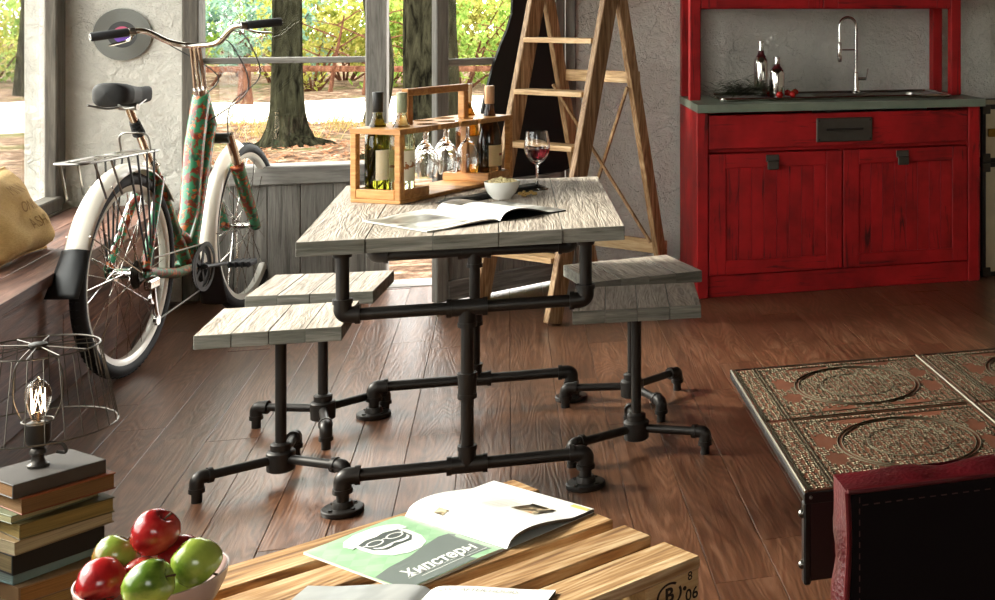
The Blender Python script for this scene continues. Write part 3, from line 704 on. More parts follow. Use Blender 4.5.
for k, (px, py) in enumerate([(520,195),(524,193.5),(528,195),(531,193.5),(523,196.5),(534,195)]):
    b = MB(); b.sphere((0,0,.005), .007, 7, 5, sc=(1.1, .8, .75)); b.sphere((.006,.003,.004), .005, 6, 4)
    tag(b.build('popcorn_kernel', plain('toasted popcorn', '#d8b46c', .7), None, True, loc=Zp(px, py, TZ), rot=(0,0,k*1.3)), 'loose popcorn kernel lying on the table by the bowl', 'popcorn', 'spilled popcorn kernels')
def napmat():
    m = Mat('grey linen'); v = m.coords((1,1,1), False); n = m.noise(v, 16, 3); return m.set(m.ramp(n, [(.35, '#2c2925'), (.55, '#4f4a44'), (.75, '#8b857b')]), .9)
NA = Zp(436, 203.5, TZ); NB = Zp(531, 186.5, TZ); nd = NB-NA; na = math.atan2(nd.y, nd.x); nl = nd.length
o = thing('napkin', 'folded dark grey linen napkin running behind the popcorn bowl', 'napkin', NA, na)
for k, (w0, dz) in enumerate(((.105, .003), (.088, .0085), (.07, .0135))):
    b = MB(); b.grid(16, 6, lambda u, v: (u*nl*(1-.04*k)+.008*k, -.075+v*w0*.8*(1-.35*u)+.004*k, dz+.0015*math.sin(u*7+k)+.002*math.sin(v*5+u*3)))
    b.grid(16, 6, lambda u, v: (u*nl*(1-.04*k)+.008*k, -.075+(1-v)*w0*.8*(1-.35*u)+.004*k, dz-.003))
    b.build('fold', napmat(), o, True)

class Magazine:
    "open magazine: origin at the front end of the spine, x to the right page, y up the spine"
    def __init__(self, name, label, loc, ang, w_, h_, archL, archR, thL, thR, group=None):
        self.o = thing(name, label, 'magazine', loc, ang, group); self.w, self.h = w_, h_; self.a = {-1: archL, 1: archR}; self.th = {-1: thL, 1: thR}
    def top(self, x):
        s = -1 if x < 0 else 1; t = min(1, abs(x)/self.w)
        return self.th[s]*(min(1, t/.06)) + self.a[s]*(math.sin(PI*min(1, t/.75)**.62) if t < .75 else 0) + .0012
    def pt(self, x, y, dz=0): return (x*(1-.012), y, self.top(x)+dz)
    def side(self, s, mat_, mat_edge):
        n = 22; b = MB()
        b.grid(n, 2, lambda u, v: self.pt(s*self.w*(u if s > 0 else 1-u), v*self.h)); b.build('page', mat_, self.o, True)
        b = MB()
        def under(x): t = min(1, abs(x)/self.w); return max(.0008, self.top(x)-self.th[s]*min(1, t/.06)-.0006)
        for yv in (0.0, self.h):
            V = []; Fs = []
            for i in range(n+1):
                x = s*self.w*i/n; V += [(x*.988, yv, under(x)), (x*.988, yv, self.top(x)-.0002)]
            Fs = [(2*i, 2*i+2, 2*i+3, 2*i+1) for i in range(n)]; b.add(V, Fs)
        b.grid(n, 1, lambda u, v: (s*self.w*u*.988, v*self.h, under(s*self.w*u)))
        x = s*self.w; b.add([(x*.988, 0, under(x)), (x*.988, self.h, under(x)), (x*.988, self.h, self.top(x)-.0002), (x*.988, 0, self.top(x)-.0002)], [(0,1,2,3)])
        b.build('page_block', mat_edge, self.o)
    def cover(self, m):
        b = MB(); b.box((-self.w*.99, 0, 0), (self.w*.99, self.h, .0009)); b.build('cover', m, self.o)
    def patch(self, name, x0, x1, y0, y1, m, dz=.0014, n=24, fn=None):
        b = MB(); b.grid(n, 6, lambda u, v: self.pt(*( (x0+(x1-x0)*u, y0+(y1-y0)*v) if fn is None else fn(u, v)), dz)); return b.build(name, m, self.o, True)
    def flatpoly(self, name, poly, m, dz=.0007):
        "filled outline laid on the page"
        cx_ = sum(p[0] for p in poly)/len(poly); cy_ = sum(p[1] for p in poly)/len(poly); b = MB(); V = []; Fs = []; n = len(poly); K = 4
        for k in range(K+1):
            for p in poly: t = k/K; V.append(self.pt(cx_+(p[0]-cx_)*t, cy_+(p[1]-cy_)*t, dz))
        for k in range(K):
            for i in range(n): Fs.append((k*n+i, k*n+(i+1)%n, (k+1)*n+(i+1)%n, (k+1)*n+i))
        b.add(V, Fs); return b.build(name, m, self.o)
    def line(self, name, pts, r, m, dz=.0009):
        b = MB(); P_ = [Vector(p) for p in pts]; V = []; Fs = []
        for i, p in enumerate(P_):
            t = (P_[min(i+1, len(P_)-1)]-P_[max(i-1, 0)]).normalized(); nrm = Vector((-t.y, t.x)); rr_ = r if not isinstance(r, list) else r[i]
            for s in (-1, 1): q = p+nrm*rr_*s; V.append(self.pt(q.x, q.y, dz))
        for i in range(len(P_)-1): Fs.append((2*i, 2*i+1, 2*i+3, 2*i+2))
        b.add(V, Fs); return b.build(name, m, self.o)
    def write(self, s, size, x, y, m, bold=0, shear=0, name='lettering', rot=0, sx=1):
        t = text(s, size, m, self.o, Matrix.Rotation(rot, 4, 'Z') @ Matrix.Diagonal((sx,1,1,1)), name, 0, 'CENTER', bold, shear)
        for v in t.data.vertices: v.co = self.pt(v.co.x+x, v.co.y+y, .0018)
        return t
def photomat(name, cols, sc=14):
    m = Mat(name); n = m.noise(m.coords((1,1,1), False), sc, 3, .5, .6); k = len(cols); return m.set(m.ramp(n, [(.32+.36*i/(k-1), c_) for i, c_ in enumerate(cols)]), .3)
mg = Magazine('open_magazine', 'open glossy magazine with grey photographs lying on the dining table', Zp(500, 221.5, TZ)+Vector((0,0,.0005)), R(37), .225, .29, .007, .024, .003, .003)
mg.cover(plain('dark cover', '#1b1a19', .4)); edge = plain('page edges', '#cfcabd', .7)
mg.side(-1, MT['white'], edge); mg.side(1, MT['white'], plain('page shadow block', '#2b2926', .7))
grey = photomat('grey photograph', ['#23221f', '#8d8a80', '#e9e6de'], 11)
mg.patch('photo', -.222, -.08, .02, .28, grey); mg.patch('photo', -.06, -.006, .15, .285, photomat('white photograph', ['#cfccc4', '#f2f0ea', '#ffffff'], 9)); mg.patch('photo', .17, .222, .005, .29, grey); mg.patch('photo', .02, .16, .20, .285, photomat('dark photograph', ['#2a2723', '#6d675e', '#d8d2c6'], 13))
# ================================================================== step ladder
LF = Vector((-.122, 6.037, 0)); LA = math.atan2(-.757, .654); LWd = .448
ld = thing('step_ladder', 'worn pine step ladder standing before the half open door', 'ladder', LF, LA)
def beam(b, p0, p1, wx, wy, ch=.003):
    "square beam from p0 to p1 (in the y-z plane leaning), wx across x, wy across the other way"
    p0, p1 = Vector(p0), Vector(p1); d = p1-p0; L = d.length; q = d.to_track_quat('Z', 'X') if False else None
    z = d.normalized(); xax = Vector((1,0,0)); xax = (xax - z*xax.dot(z)).normalized(); yax = z.cross(xax)
    T = Matrix((( xax.x, yax.x, z.x, p0.x), (xax.y, yax.y, z.y, p0.y), (xax.z, yax.z, z.z, p0.z), (0,0,0,1)))
    b.cbox((-wx/2, -wy/2, 0), (wx/2, wy/2, L), ch, T)
k1, k2, RO_, AP = .245, .222, .68, 1.46
for xx in (0, LWd):
    b = MB(); beam(b, (xx, .008, .005), (xx, k1*AP, AP), .032, .078); b.build('front_rail', MT['ladder'], ld)
    b = MB(); beam(b, (xx, RO_, .005), (xx, RO_-k2*1.42+.012, 1.42), .03, .055); b.build('rear_leg', MT['ladder'], ld)
for z in (.255, .48, .705, .93, 1.155, 1.38):
    b = MB(); b.cbox((-LWd/2+.0165, -.047, -.011), (LWd/2-.0165, .047, .011), .002); b.build('step', MT['ladder_step'], ld, loc=(LWd/2, k1*z, z))
b = MB(); b.cbox((-LWd/2-.03, -.075, 0), (LWd/2+.03, .085, .028), .004); b.build('top_cap', MT['ladder_step'], ld, loc=(LWd/2, k1*AP+.01, AP+.002))
for z, hh in ((.215, .062), (.99, .052)):
    b = MB(); b.cbox((-LWd/2-.012, -.009, -hh/2), (LWd/2+.012, .009, hh/2), .002); b.build('rear_stretcher', MT['ladder_step'], ld, loc=(LWd/2, RO_-k2*z+.034, z))
for s in (0, 1):
    xa, xb = (0, LWd) if s == 0 else (LWd, 0); z0, z1 = .25, .95; b = MB()
    beam(b, (xa, RO_-k2*z0-.034-.012*s, z0), (xb, RO_-k2*z1-.034-.012*s, z1), .014, .010, .001); b.build('cross_brace', MT['ladder'], ld)
# ================================================================== kitchen
KX0, KX1, KY = .805, 2.14, 6.0
kc = thing('sink_cabinet', 'distressed red base cabinet with two boarded doors under stone worktop', 'cabinet', (KX0, KY, 0))
KW = KX1-KX0
def kp(name, a, c, m, par=kc, ch=.003): b = MB(); b.cbox(a, c, ch); return b.build(name, m, par)
kp('side_panel', (.0, .0, 0), (.05, .62, .829), MT['red_v']); kp('side_panel', (KW-.058, .0, 0), (KW, .62, .829), MT['red_v'])
kp('plinth', (.05, .012, 0), (KW-.058, .04, .097), MT['red_h']); kp('back_panel', (.05, .60, 0), (KW-.058, .62, .829), MT['red_h']); kp('cabinet_floor', (.05, .04, .08), (KW-.058, .60, .097), MT['red_h'])
kp('centre_stile', (.655, .024, .097), (.678, .05, .655), MT['red_v']); kp('cross_rail', (.05, .024, .645), (KW-.058, .05, .664), MT['red_h'])
dr = kp('drawer_front', (.054, .002, .664), (KW-.062, .022, .815), MT['red_h'])
hp = MB(); hp.cbox((.54, -.010, .682), (.804, .0015, .792), .004); hpo = hp.build('handle_plate', MT['dark_metal'], dr)
b = MB(); b.cbox((.585, -.018, .735), (.76, -.0095, .744), .002)
for x_, z_ in ((.552,.694),(.792,.694),(.552,.78),(.792,.78)): b.cyl((x_, -.013, z_), (x_, -.009, z_), .005, n=8)
b.build('pull_slot', plain('dark slot', '#2a2622', .5, .5), hpo)
for x0, x1 in ((.054, .664), (.669, KW-.062)):
    z0, z1, fw = .100, .642, .075
    d_ = bpy.data.objects.new('door', None); COL.objects.link(d_); d_.parent = kc
    for nm, a, c, m in (('stile', (x0,.002,z0), (x0+fw,.022,z1), 'red_v'), ('stile', (x1-fw,.002,z0), (x1,.022,z1), 'red_v'), ('rail', (x0+fw,.002,z1-.066), (x1-fw,.022,z1), 'red_h'), ('rail', (x0+fw,.002,z0), (x1-fw,.022,z0+.062), 'red_h')):
        kp(nm, a, c, MT[m], d_)
    nb = 8; bw = (x1-x0-2*fw)/nb
    for i in range(nb): kp('board', (x0+fw+bw*i+.0006, .007, z0+.062), (x0+fw+bw*(i+1)-.0006, .019, z1-.066), MT['red_v'], d_, .0015)
    xm = (x0+x1)/2-.02; b = MB(); b.cbox((xm-.03, -.004, .60), (xm+.03, .002, .632), .002); b.cbox((xm-.026, -.022, .566), (xm+.026, -.014, .606), .003); b.cbox((xm-.026, -.022, .598), (xm+.026, .0, .606), .002); b.build('handle', MT['dark_metal'], d_)
b = MB(); zt0, zt1 = .830, .866; hx0, hx1, hy0, hy1 = 1.40, 1.96, 6.17, 6.47
for a, c in (((.803,5.968,zt0), (hx0,6.62,zt1)), ((hx1,5.968,zt0), (2.157,6.62,zt1)), ((hx0,5.968,zt0), (hx1,hy0,zt1)), ((hx0,hy1,zt0), (hx1,6.62,zt1))): b.box(a, c)
tag(b.build('worktop', MT['counter']), 'grey green stone worktop on the red sink cabinet', 'worktop')
sk = thing('kitchen_sink', 'long steel sink with drainer set in the stone worktop', 'sink', (.93, 6.11, .8662))
def rrect(x0, x1, y0, y1, r, n=5):
    o = []
    for (cx_, cy_, a0) in ((x1-r, y1-r, 0), (x0+r, y1-r, 90), (x0+r, y0+r, 180), (x1-r, y0+r, 270)):
        for k in range(n+1): a = R(a0+90*k/n); o.append((cx_+r*math.cos(a), cy_+r*math.sin(a)))
    return o
b = MB(); b.tube([(x_, y_, .009) for x_, y_ in rrect(.005, 1.11, .005, .425, .045)], .0075, 8, closed=True, up=(0,0,1)); b.build('rim', MT['chrome'], sk, True)
def ringplate(b, outer, inner, z):
    n = len(outer); b.add([(x_, y_, z) for x_, y_ in outer]+[(x_, y_, z) for x_, y_ in inner], [(i, (i+1)%n, n+(i+1)%n, n+i) for i in range(n)])
bi = rrect(.48, 1.02, .065, .355, .05)
b = MB(); ringplate(b, rrect(.005, 1.11, .005, .425, .045), bi, .005); b.build('drainer', MT['steel'], sk)
b = MB(); n = len(bi); b.add([(x_, y_, .005) for x_, y_ in bi]+[(x_*.94+.045, y_*.94+.013, -.15) for x_, y_ in bi], [(i, n+i, n+(i+1)%n, (i+1)%n) for i in range(n)]+[tuple(range(n, 2*n))]); b.build('basin', MT['steel'], sk, True)
b = MB()
for i in range(7): b.tube([(.22+i*.03, .08, .0075), (.22+i*.03, .36, .0075)], .004, 6)
b.build('drain_ridges', MT['steel'], sk, True)
FP = Vector((1.66, 6.497, .8712))
fc = thing('kitchen_faucet', 'tall chrome spring faucet standing behind the sink basin', 'faucet', FP)
b = MB(); b.lathe([(.024, 0), (.024, .006), (.015, .012), (.0135, .03), (.0135, .10), (.009, .105)], 20); b.build('base', MT['chrome'], fc, True, 30)
b = MB(); b.tube([(0,0,.1), (0,0,.30)] + [Vector((-.042+.042*math.cos(a), 0, .335+.042*math.sin(a))) for a in [PI*k/10 for k in range(11)]] + [(-.084, 0, .25)], .0075, 10); b.build('neck', MT['chrome'], fc, True)
b = MB()
for i in range(26): b.torus((0, 0, .13+i*.0075), .0088, .0018, 12, 5)
b.build('spring', MT['steel'], fc, True)
b = MB(); b.lathe([(.009, 0), (.0125, .01), (.011, .09), (.008, .1)], 14, Matrix.Translation((-.084, 0, .155))); b.build('spray_head', MT['chrome'], fc, True, 30)
b = MB(); b.cyl((0,0,.215), (-.084,0,.215), .004, n=8); b.torus((-.084,0,.215), .013, .003, 14, 6); b.build('hose_holder', MT['chrome'], fc, True)
b = MB(); b.cyl((.01,0,.07), (.05,-.008,.07), .008, n=10); b.cyl((.048,-.008,.066), (.058,-.01,.12), .004, n=8); b.build('lever', MT['chrome'], fc, True)
def mbottle(px, py, hgt, rad, label):
    p = Zp(px, py, .8745); o = thing('metal_bottle', label, 'bottle', (p.x, p.y, .8735))
    b = MB(); b.lathe([(.001, 0), (rad, 0), (rad*1.02, .004), (rad*1.02, hgt*.60), (rad*.92, hgt*.67), (rad*.5, hgt*.74), (rad*.38, hgt*.78), (rad*.38, hgt*.97), (rad*.46, hgt*.975), (rad*.46, hgt), (.001, hgt)], 24); b.build('bottle_body', MT['chrome'], o, True, 35)
    b = MB(); b.lathe([(rad*.72, hgt*.715), (rad*.53, hgt*.745), (rad*.41, hgt*.785), (rad*.41, hgt*.83), (rad*.39, hgt*.83)], 24, cap=False); b.build('neck_band', plain('dark red band', '#5a1418', .4), o, True)
mbottle(761, 95.5, .262, .034, 'tall silver bottle with dark red shoulder beside the sink')
mbottle(777, 96.5, .188, .036, 'short silver bottle with dark red shoulder beside the sink')
rr = random.Random(21); hb = Zp(741, 97.5, .874); b = MB()
for _ in range(700):
    a = rr.gauss(0, .35) + (PI if rr.random() < .5 else 0); L = rr.uniform(.05, .12); c0 = Vector((rr.gauss(0, .06), rr.gauss(0, .025), abs(rr.gauss(.0, .03))+.004)); e = Vector((math.cos(a)*L, math.sin(a)*L*.6, rr.uniform(-.01, .035)))
    p1 = c0+e; p1.z = max(.003, p1.z); s = Vector((-e.y, e.x, 0)).normalized()*.006; mid = (c0+p1)/2+Vector((0,0,.008))
    b.add([c0, mid+s, p1, mid-s], [(0,1,2,3)])
o = stuff(b.build('herb_bunch', plain('dark green herb', '#3f4a26', .7, 0, .4), None, loc=(hb.x, hb.y, .8725))); tag(o, 'bunch of dark green herbs lying beside the silver bottles', 'herbs')
for k, (px, py) in enumerate([(770.5,96.5),(779.5,97.8),(787.5,95.8),(792.5,97.2),(795,95)]):
    p = Zp(px, py, .874); o = thing('cherry_tomato', 'small red cherry tomato on the drainer beside the silver bottles', 'tomato', (p.x, p.y, .8725), 0, 'cherry tomatoes on the drainer')
    b = MB(); b.sphere((0,0,.0155), .017, 14, 10, sc=(1,1,.92)); b.build('fruit', plain('tomato skin', '#b51a16', .22), o, True)
    b = MB(); b.cyl((0,0,.03), (.003,0,.036), .0015, n=5)
    for q in range(5): a = q*1.257; b.add([(0,0,.0312), (.006*math.cos(a-.3), .006*math.sin(a-.3), .031), (.011*math.cos(a), .011*math.sin(a), .0295), (.006*math.cos(a+.3), .006*math.sin(a+.3), .031)], [(0,1,2,3)])
    b.build('calyx', plain('tomato stem', '#4d6a2a', .7), o)
hu = thing('wall_cupboard', 'red painted cupboard on tall posts above the stone worktop', 'cabinet', (KX0, 6.25, .8665))
def hpart(name, a, c, m, ch=.003): b = MB(); b.cbox(a, c, ch); return b.build(name, m, hu)
for x0 in (.0, KW-.06):
    hpart('front_post', (x0, .0, 0), (x0+.05, .06, 1.2), MT['red_v']); hpart('rear_post', (x0, .30, 0), (x0+.05, .365, 1.2), MT['red_v'])
hpart('cupboard_body', (.052, .02, .424), (KW-.062, .365, 1.2), MT['red_h'])
for x0, x1 in ((.054, .630), (.634, KW-.064)):
    d_ = bpy.data.objects.new('door', None); COL.objects.link(d_); d_.parent = hu
    for nm, a, c, m in (('stile', (x0,.0,.428), (x0+.07,.019,1.19), 'red_v'), ('stile', (x1-.07,.0,.428), (x1,.019,1.19), 'red_v'), ('rail', (x0+.07,.0,.428), (x1-.07,.019,.49), 'red_h'), ('rail', (x0+.07,.0,1.12), (x1-.07,.019,1.19), 'red_h'), ('panel', (x0+.07,.008,.49), (x1-.07,.018,1.12), 'red_v')):
        b = MB(); b.cbox(a, c, .003); b.build(nm, MT[m], d_)
# stacked travel trunks beyond the cabinet
def trunk(z0, z1, label, clasp):
    o = thing('travel_trunk', label, 'trunk', (2.178, 6.08, z0)); hh = z1-z0; W_, D_ = .78, .42
    b = MB(); b.cbox((.006, .006, .004), (W_-.006, D_-.006, hh-.004), .01); b.build('body', plain('cream trunk canvas', '#cfc3a2', .7, 0, .12), o)
    b = MB(); e = .022
    for x0 in (0, W_-e):
        for y0 in (0, D_-e): b.cbox((x0, y0, 0), (x0+e, y0+e, hh), .003)
    for zz in (0, hh-e):
        for y0 in (0, D_-e): b.cbox((0, y0, zz), (W_, y0+e, zz+e), .003)
        for x0 in (0, W_-e): b.cbox((x0, 0, zz), (x0+e, D_, zz+e), .003)
    b.build('edge_trim', plain('black leather trim', '#151312', .5), o)
    if clasp:
        b = MB(); b.cbox((.03, -.012, hh-.155), (.095, .007, hh-.115), .003); b.cyl((.05,-.014,hh-.135), (.05,-.01,hh-.135), .008, n=10); b.build('clasp', Mat('brass').set('#8a6a30', .3, 1.0), o)
    for x0 in (.004, W_-.044):
        for z0_ in (.002, hh-.044): b = MB(); b.cbox((x0, -.004, z0_), (x0+.04, .004, z0_+.042), .002); b.build('corner_guard', MT['dark_metal'], o)
trunk(0, .548, 'large cream trunk with black edges on the floor beside the red cabinet', False)
trunk(.549, .828, 'smaller cream trunk with brass clasp stacked beside the red cabinet', True)

# ================================================================== window bench
bn = thing('window_bench', 'long bench of dark reclaimed planks under the side window', 'bench', (-1.61, 4.1, 0))
rr = random.Random(12)
def bench_row(ax0, ax1, z0, z1, y0, y1, phase):
    y = y0 - phase
    while y < y1:
        L = rr.uniform(.9, 1.6); a, c = max(y, y0), min(y+L, y1)
        if c-a > .04:
            b = MB(); e = rr.uniform(-.003, .003)
            b.cbox((-(ax1-ax0)/2, -(c-a)/2+.001, -(z1-z0)/2), ((ax1-ax0)/2+(e if z1-z0 > .06 else 0), (c-a)/2-.001, (z1-z0)/2+(e*.3 if z1-z0 < .06 else 0)), .0015)
            b.build('plank', MT['bench'], bn, loc=((ax0+ax1)/2+1.61, (a+c)/2-4.1, (z0+z1)/2))
        y += L
for i in range(3): bench_row(-1.785+.13*i+.001, -1.785+.13*(i+1)-.001, .402, .440, 1.7, 6.61, rr.random())
for z0, z1 in ((.004, .134), (.136, .268), (.270, .400)): bench_row(-1.455, -1.418, z0, z1, 1.7, 6.61, rr.random())
b = MB(); b.box((-1.80+1.61, 1.72-4.1, .0), (-1.46+1.61, 6.60-4.1, .40)); b.build('carcass', plain('bench core', '#2a1b15', .9), bn)

# burlap cushion
def burlap():
    m = Mat('burlap'); v = m.coords((1,1,1), False)
    n = m.noise(v, 60, 4); n2 = m.noise(v, 6, 3); m.bump(n, .6, .004)
    c = m.ramp(n2, [(.3, '#a8854f'), (.7, '#cdad74')]); c = m.mix(m.ramp(m.noise(m.coords((40,40,220), False), 2, 3), [(.4, (0,0,0)), (.7, (.5,.5,.5))]), c, lin('#8f7040')); return m.set(c, .95)
cu = thing('burlap_cushion', 'tan burlap sack cushion with faded print leaning on the window bench', 'cushion', (-1.545, 5.285, .441))
Ux, Uy, Un = Vector((.04, 1, 0)).normalized(), Vector((-.30, -.30, .905)).normalized(), None
Un = Ux.cross(Uy).normalized() * 1.0
if Un.x < 0: Un = -Un
CW, CH, CT = .245, .165, .075
def cush(u, v, s=1):
    e = (max(0, 1-u**4)*max(0, 1-v**4))**.5; px_ = CW*u*(1-.06*(1-abs(v))**1*(abs(u)))*(1-.05*(1-v*v)*abs(u)); pz = CH*v*(1-.07*(1-u*u)*abs(v))
    w_ = CT*e*(1+.06*math.sin(5*u+3*v)+.05*math.sin(9*v-4*u)) * (1.1-.25*v)
    return Ux*px_ + Uy*(pz+CH+.012) + Un*(w_*s - .03)
b = MB(); b.grid(22, 22, lambda u, v: cush(2*u-1, 2*v-1)); b.grid(22, 22, lambda u, v: cush(1-2*u, 2*v-1, -.75)); b.build('cover', burlap(), cu, True, 80)
b = MB(); rim_ = [cush(-1+2*k/20, -1) for k in range(21)] + [cush(1, -1+2*k/20) for k in range(1, 21)] + [cush(1-2*k/20, 1) for k in range(1, 21)] + [cush(-1, 1-2*k/20) for k in range(1, 20)]
b.tube(rim_, .0045, 6, closed=True); b.build('seam', burlap(), cu, True)
pm = plain('faded ink', '#8a6a3c', .95)
for s, v0, sz in (('MNN', .48, .058), ('ONIS', .05, .058), ('ASHI', -.36, .062)):
    t = text(s, sz, pm, cu, Matrix.Identity(4), 'printed_letters')
    for q in t.data.vertices:
        u_ = max(-.95, min(.95, q.co.x/CW+.22)); v_ = v0+q.co.y/CH; q.co = cush(u_, v_) + Un*.0025

# ================================================================== bicycle
BA = Vector((-1.294, 5.32, 0)); BR = math.atan2(6.426-5.32, -1.086+1.294)
bk = thing('bicycle', 'green floral cruiser bicycle with cream mudguards leaning beside the bench', 'bicycle', BA, BR)
bk['label'] = 'green floral cruiser bicycle with cream mudguards parked between bench and stools'
RWH, FWH, HZ = Vector((.062,0,.356)), Vector((1.130,0,.356)), .356
spm = MB(); spm.cyl((0,0,0), (0,0,1), .0015, n=5); sp_mesh = spm.mesh('spoke', MT['chrome'], True)
def wheel(c):
    b = MB(); prof_ = [(.292, -.011), (.300, -.016), (.316, -.0165), (.318, -.013), (.309, -.010), (.309, .010), (.318, .013), (.316, .0165), (.300, .016), (.292, .011), (.290, 0), (.292, -.011)]
    TX_ = Matrix.Rotation(R(90), 4, 'X')
    b.lathe(prof_, 64, TX_, cap=False); wl = b.build('wheel', MT['rim_paint'], bk, True, 35, loc=c)
    wl['label'] = 'pale rim of a spoked wheel'
    b = MB(); b.torus((0,0,0), .331, .0245, 72, 12, 'y')
    for k in range(84):
        a = 2*PI*k/84
        for s in (-1, 1):
            T = Matrix.Rotation(-a, 4, 'Y') @ Matrix.Translation((.3515, s*.0085, 0)) @ Matrix.Rotation(R(24)*s, 4, 'Z'); b.box((-.004, -.0055, -.0045), (.0045, .0055, .0045), T)
    b.build('tyre', MT['rubber'], wl, True, 50)
    b = MB(); b.cyl((0,-.055,0), (0,.055,0), .006, n=10); b.cyl((0,-.034,0), (0,.034,0), .012, n=14)
    for s in (-1, 1): b.cyl((0,s*.030,0), (0,s*.034,0), .024, n=18); b.cyl((0,s*.05,0), (0,s*.06,0), .010, n=6)
    b.build('hub', MT['chrome'], wl, True, 30)
    for k in range(32):
        s = 1 if k % 2 else -1; a = 2*PI*k/32; off = R(62)*(1 if (k//2) % 2 else -1)
        p0 = Vector((.022*math.cos(a+off), s*.032, .022*math.sin(a+off))); p1 = Vector((.291*math.cos(a), s*.004, .291*math.sin(a))); d = p1-p0
        o = link('spoke', sp_mesh, wl); o.location = p0; o.rotation_mode = 'QUATERNION'; o.rotation_quaternion = d.to_track_quat('Z', 'Y'); o.scale = (1,1,d.length)
wheel(RWH); wheel(FWH)
BB = Vector((.57, 0, .285)); HT = Vector((.690, 0, .955)); HB = Vector((.775, 0, .815)); ST = Vector((.262, 0, .715))
def fpart(name, pts, r, m=MT['floral'], n=12, fil=.0):
    b = MB(); b.tube(fillet(pts, fil, 6) if fil else pts, r, n); return b.build(name, m, bk, True)
fpart('seat_tube', [BB, ST], .022)
fpart('head_tube', [HT, HB], .031)
fpart('top_tube', [HT+Vector((.006,0,-.02)), (.63,0,.74), (.59,0,.50), (.53,0,.40), (.46,0,.44)], [.034,.037,.036,.032,.024], fil=0)
fpart('down_tube', [HB+Vector((-.005,0,.01)), (.66,0,.55), BB], [.030,.031,.028])
for s in (-1, 1):
    fpart('chain_stay', [BB+Vector((-.03,s*.03,0)), (.36,s*.045,.300), RWH+Vector((.02,s*.062,0))], .019)
    fpart('seat_stay', [ST+Vector((.03,s*.018,-.05)), (.20,s*.042,.58), RWH+Vector((.01,s*.062,.012))], .0165)
b = MB(); b.prism([(.695,.93),(.63,.75),(.70,.66),(.772,.82)], -.006, .006, Matrix.Rotation(R(90), 4, 'X')); b.build('gusset', MT['floral'], bk)
b = MB(); b.cyl(BB+Vector((0,-.038,0)), BB+Vector((0,.038,0)), .027, n=16); b.build('bottom_bracket', MT['floral'], bk, True, 40)
# fork
fk = fpart('fork_crown', [(.80,-.072,.765), (.80,.072,.765)], .022, plain('grey crown metal', '#55524c', .4, .6))
b = MB(); b.tube([HB, (.80,0,.765)], .02, 10); b.build('steerer', MT['dark_metal'], fk, True)
for s in (-1, 1):
    b = MB(); b.cyl((.80,s*.066,.78), (.905,s*.066,.62), .018, n=12); b.build('stanchion', MT['bronze'], fk, True)
    b = MB(); b.tube([(.885,s*.066,.645), (.99,s*.066,.49), (1.105,s*.062,.352)], [.028,.026,.019], 12); b.build('fork_leg', MT['floral'], fk, True)
# mudguards
def guard(c, r, a0, a1, name, hw):
    b = MB(); n = 30; V = []; Fs = []; m_ = 8
    for i in range(n+1):
        a = R(a0+(a1-a0)*i/n)
        for j in range(m_+1):
            q = -1+2*j/m_; y = hw*q; rr_ = r-.026*q*q
            V.append((c.x+rr_*math.cos(a), y, c.z+rr_*math.sin(a)))
    for i in range(n):
        for j in range(m_): k = i*(m_+1)+j; Fs.append((k, k+1, k+m_+2, k+m_+1))
    b.add(V, Fs); o = b.build(name, MT['cream_paint'], bk, True, 70)
    md = o.modifiers.new('thickness', 'SOLIDIFY'); md.thickness = .0025
    return o
def flap(par, c, r, a0, a1, flare):
    b = MB(); n = 10; V = []; Fs = []; m_ = 6
    for i in range(n+1):
        t = i/n; a = R(a0+(a1-a0)*t); ro = r+flare*t*t
        for j in range(m_+1):
            q = -1+2*j/m_; y = .043*q*(1+.2*t); rr_ = ro-.020*q*q*(1-.6*t); V.append((c.x+rr_*math.cos(a), y, c.z+rr_*math.sin(a)))
    for i in range(n):
        for j in range(m_): k = i*(m_+1)+j; Fs.append((k, k+1, k+m_+2, k+m_+1))
    b.add(V, Fs); o = b.build('mud_flap', MT['black_plastic'], par, True, 70); md = o.modifiers.new('thickness', 'SOLIDIFY'); md.thickness = .004
rg = guard(RWH, .392, 35, 158, 'rear_mudguard', .039); flap(rg, RWH, .393, 157, 179, .05)
fg = guard(FWH, .390, 104, 196, 'front_mudguard', .034); flap(fg, FWH, .391, 195, 222, .02)
for c, g, angs in ((RWH, rg, (150, 118)), (FWH, fg, (176, 125))):
    b = MB()
    for a in angs:
        for s in (-1, 1): b.tube([c+Vector((0,s*.058,0)), c+Vector((.378*math.cos(R(a)), s*.036, .378*math.sin(R(a))))], .0022, 6)
    b.build('stay', MT['chrome'], g, True)
# carrier rack
rkx = [(-.36, .79), (.22, .775)]
b = MB()
b.tube([(x_, y_, .79-.02*(x_+.36)) for x_, y_ in rrect(-.33, .22, -.052, .052, .03, 4)], .0042, 7, closed=True)
cr = b.build('rear_carrier', MT['steel'], bk, True)
for y in (-.018, .018):
    b = MB(); b.tube([(-.327, y, .790), (.215, y, .778)], .002, 6); b.build('carrier_rod', MT['steel'], cr, True)
for x_ in (-.22, -.03, .14):
    b = MB(); b.tube([(x_, -.052, .785), (x_, .052, .785)], .003, 6); b.build('carrier_rod', MT['steel'], cr, True)
for s in (-1, 1):
    for x0, x1 in ((-.27, -.02), (-.16, .0), (-.04, .02), (.03, .035), (.10, .05), (.16, .06)):
        b = MB(); e = RWH+Vector((x1, s*.066, .02)) if x0 > -.1 else Vector((x0+.06, s*.062, .66)); b.tube([(x0, s*.053, .785), e], .0036, 6); b.build('carrier_strut', MT['steel'] if x0 < -.1 else MT['black_plastic'], cr, True)
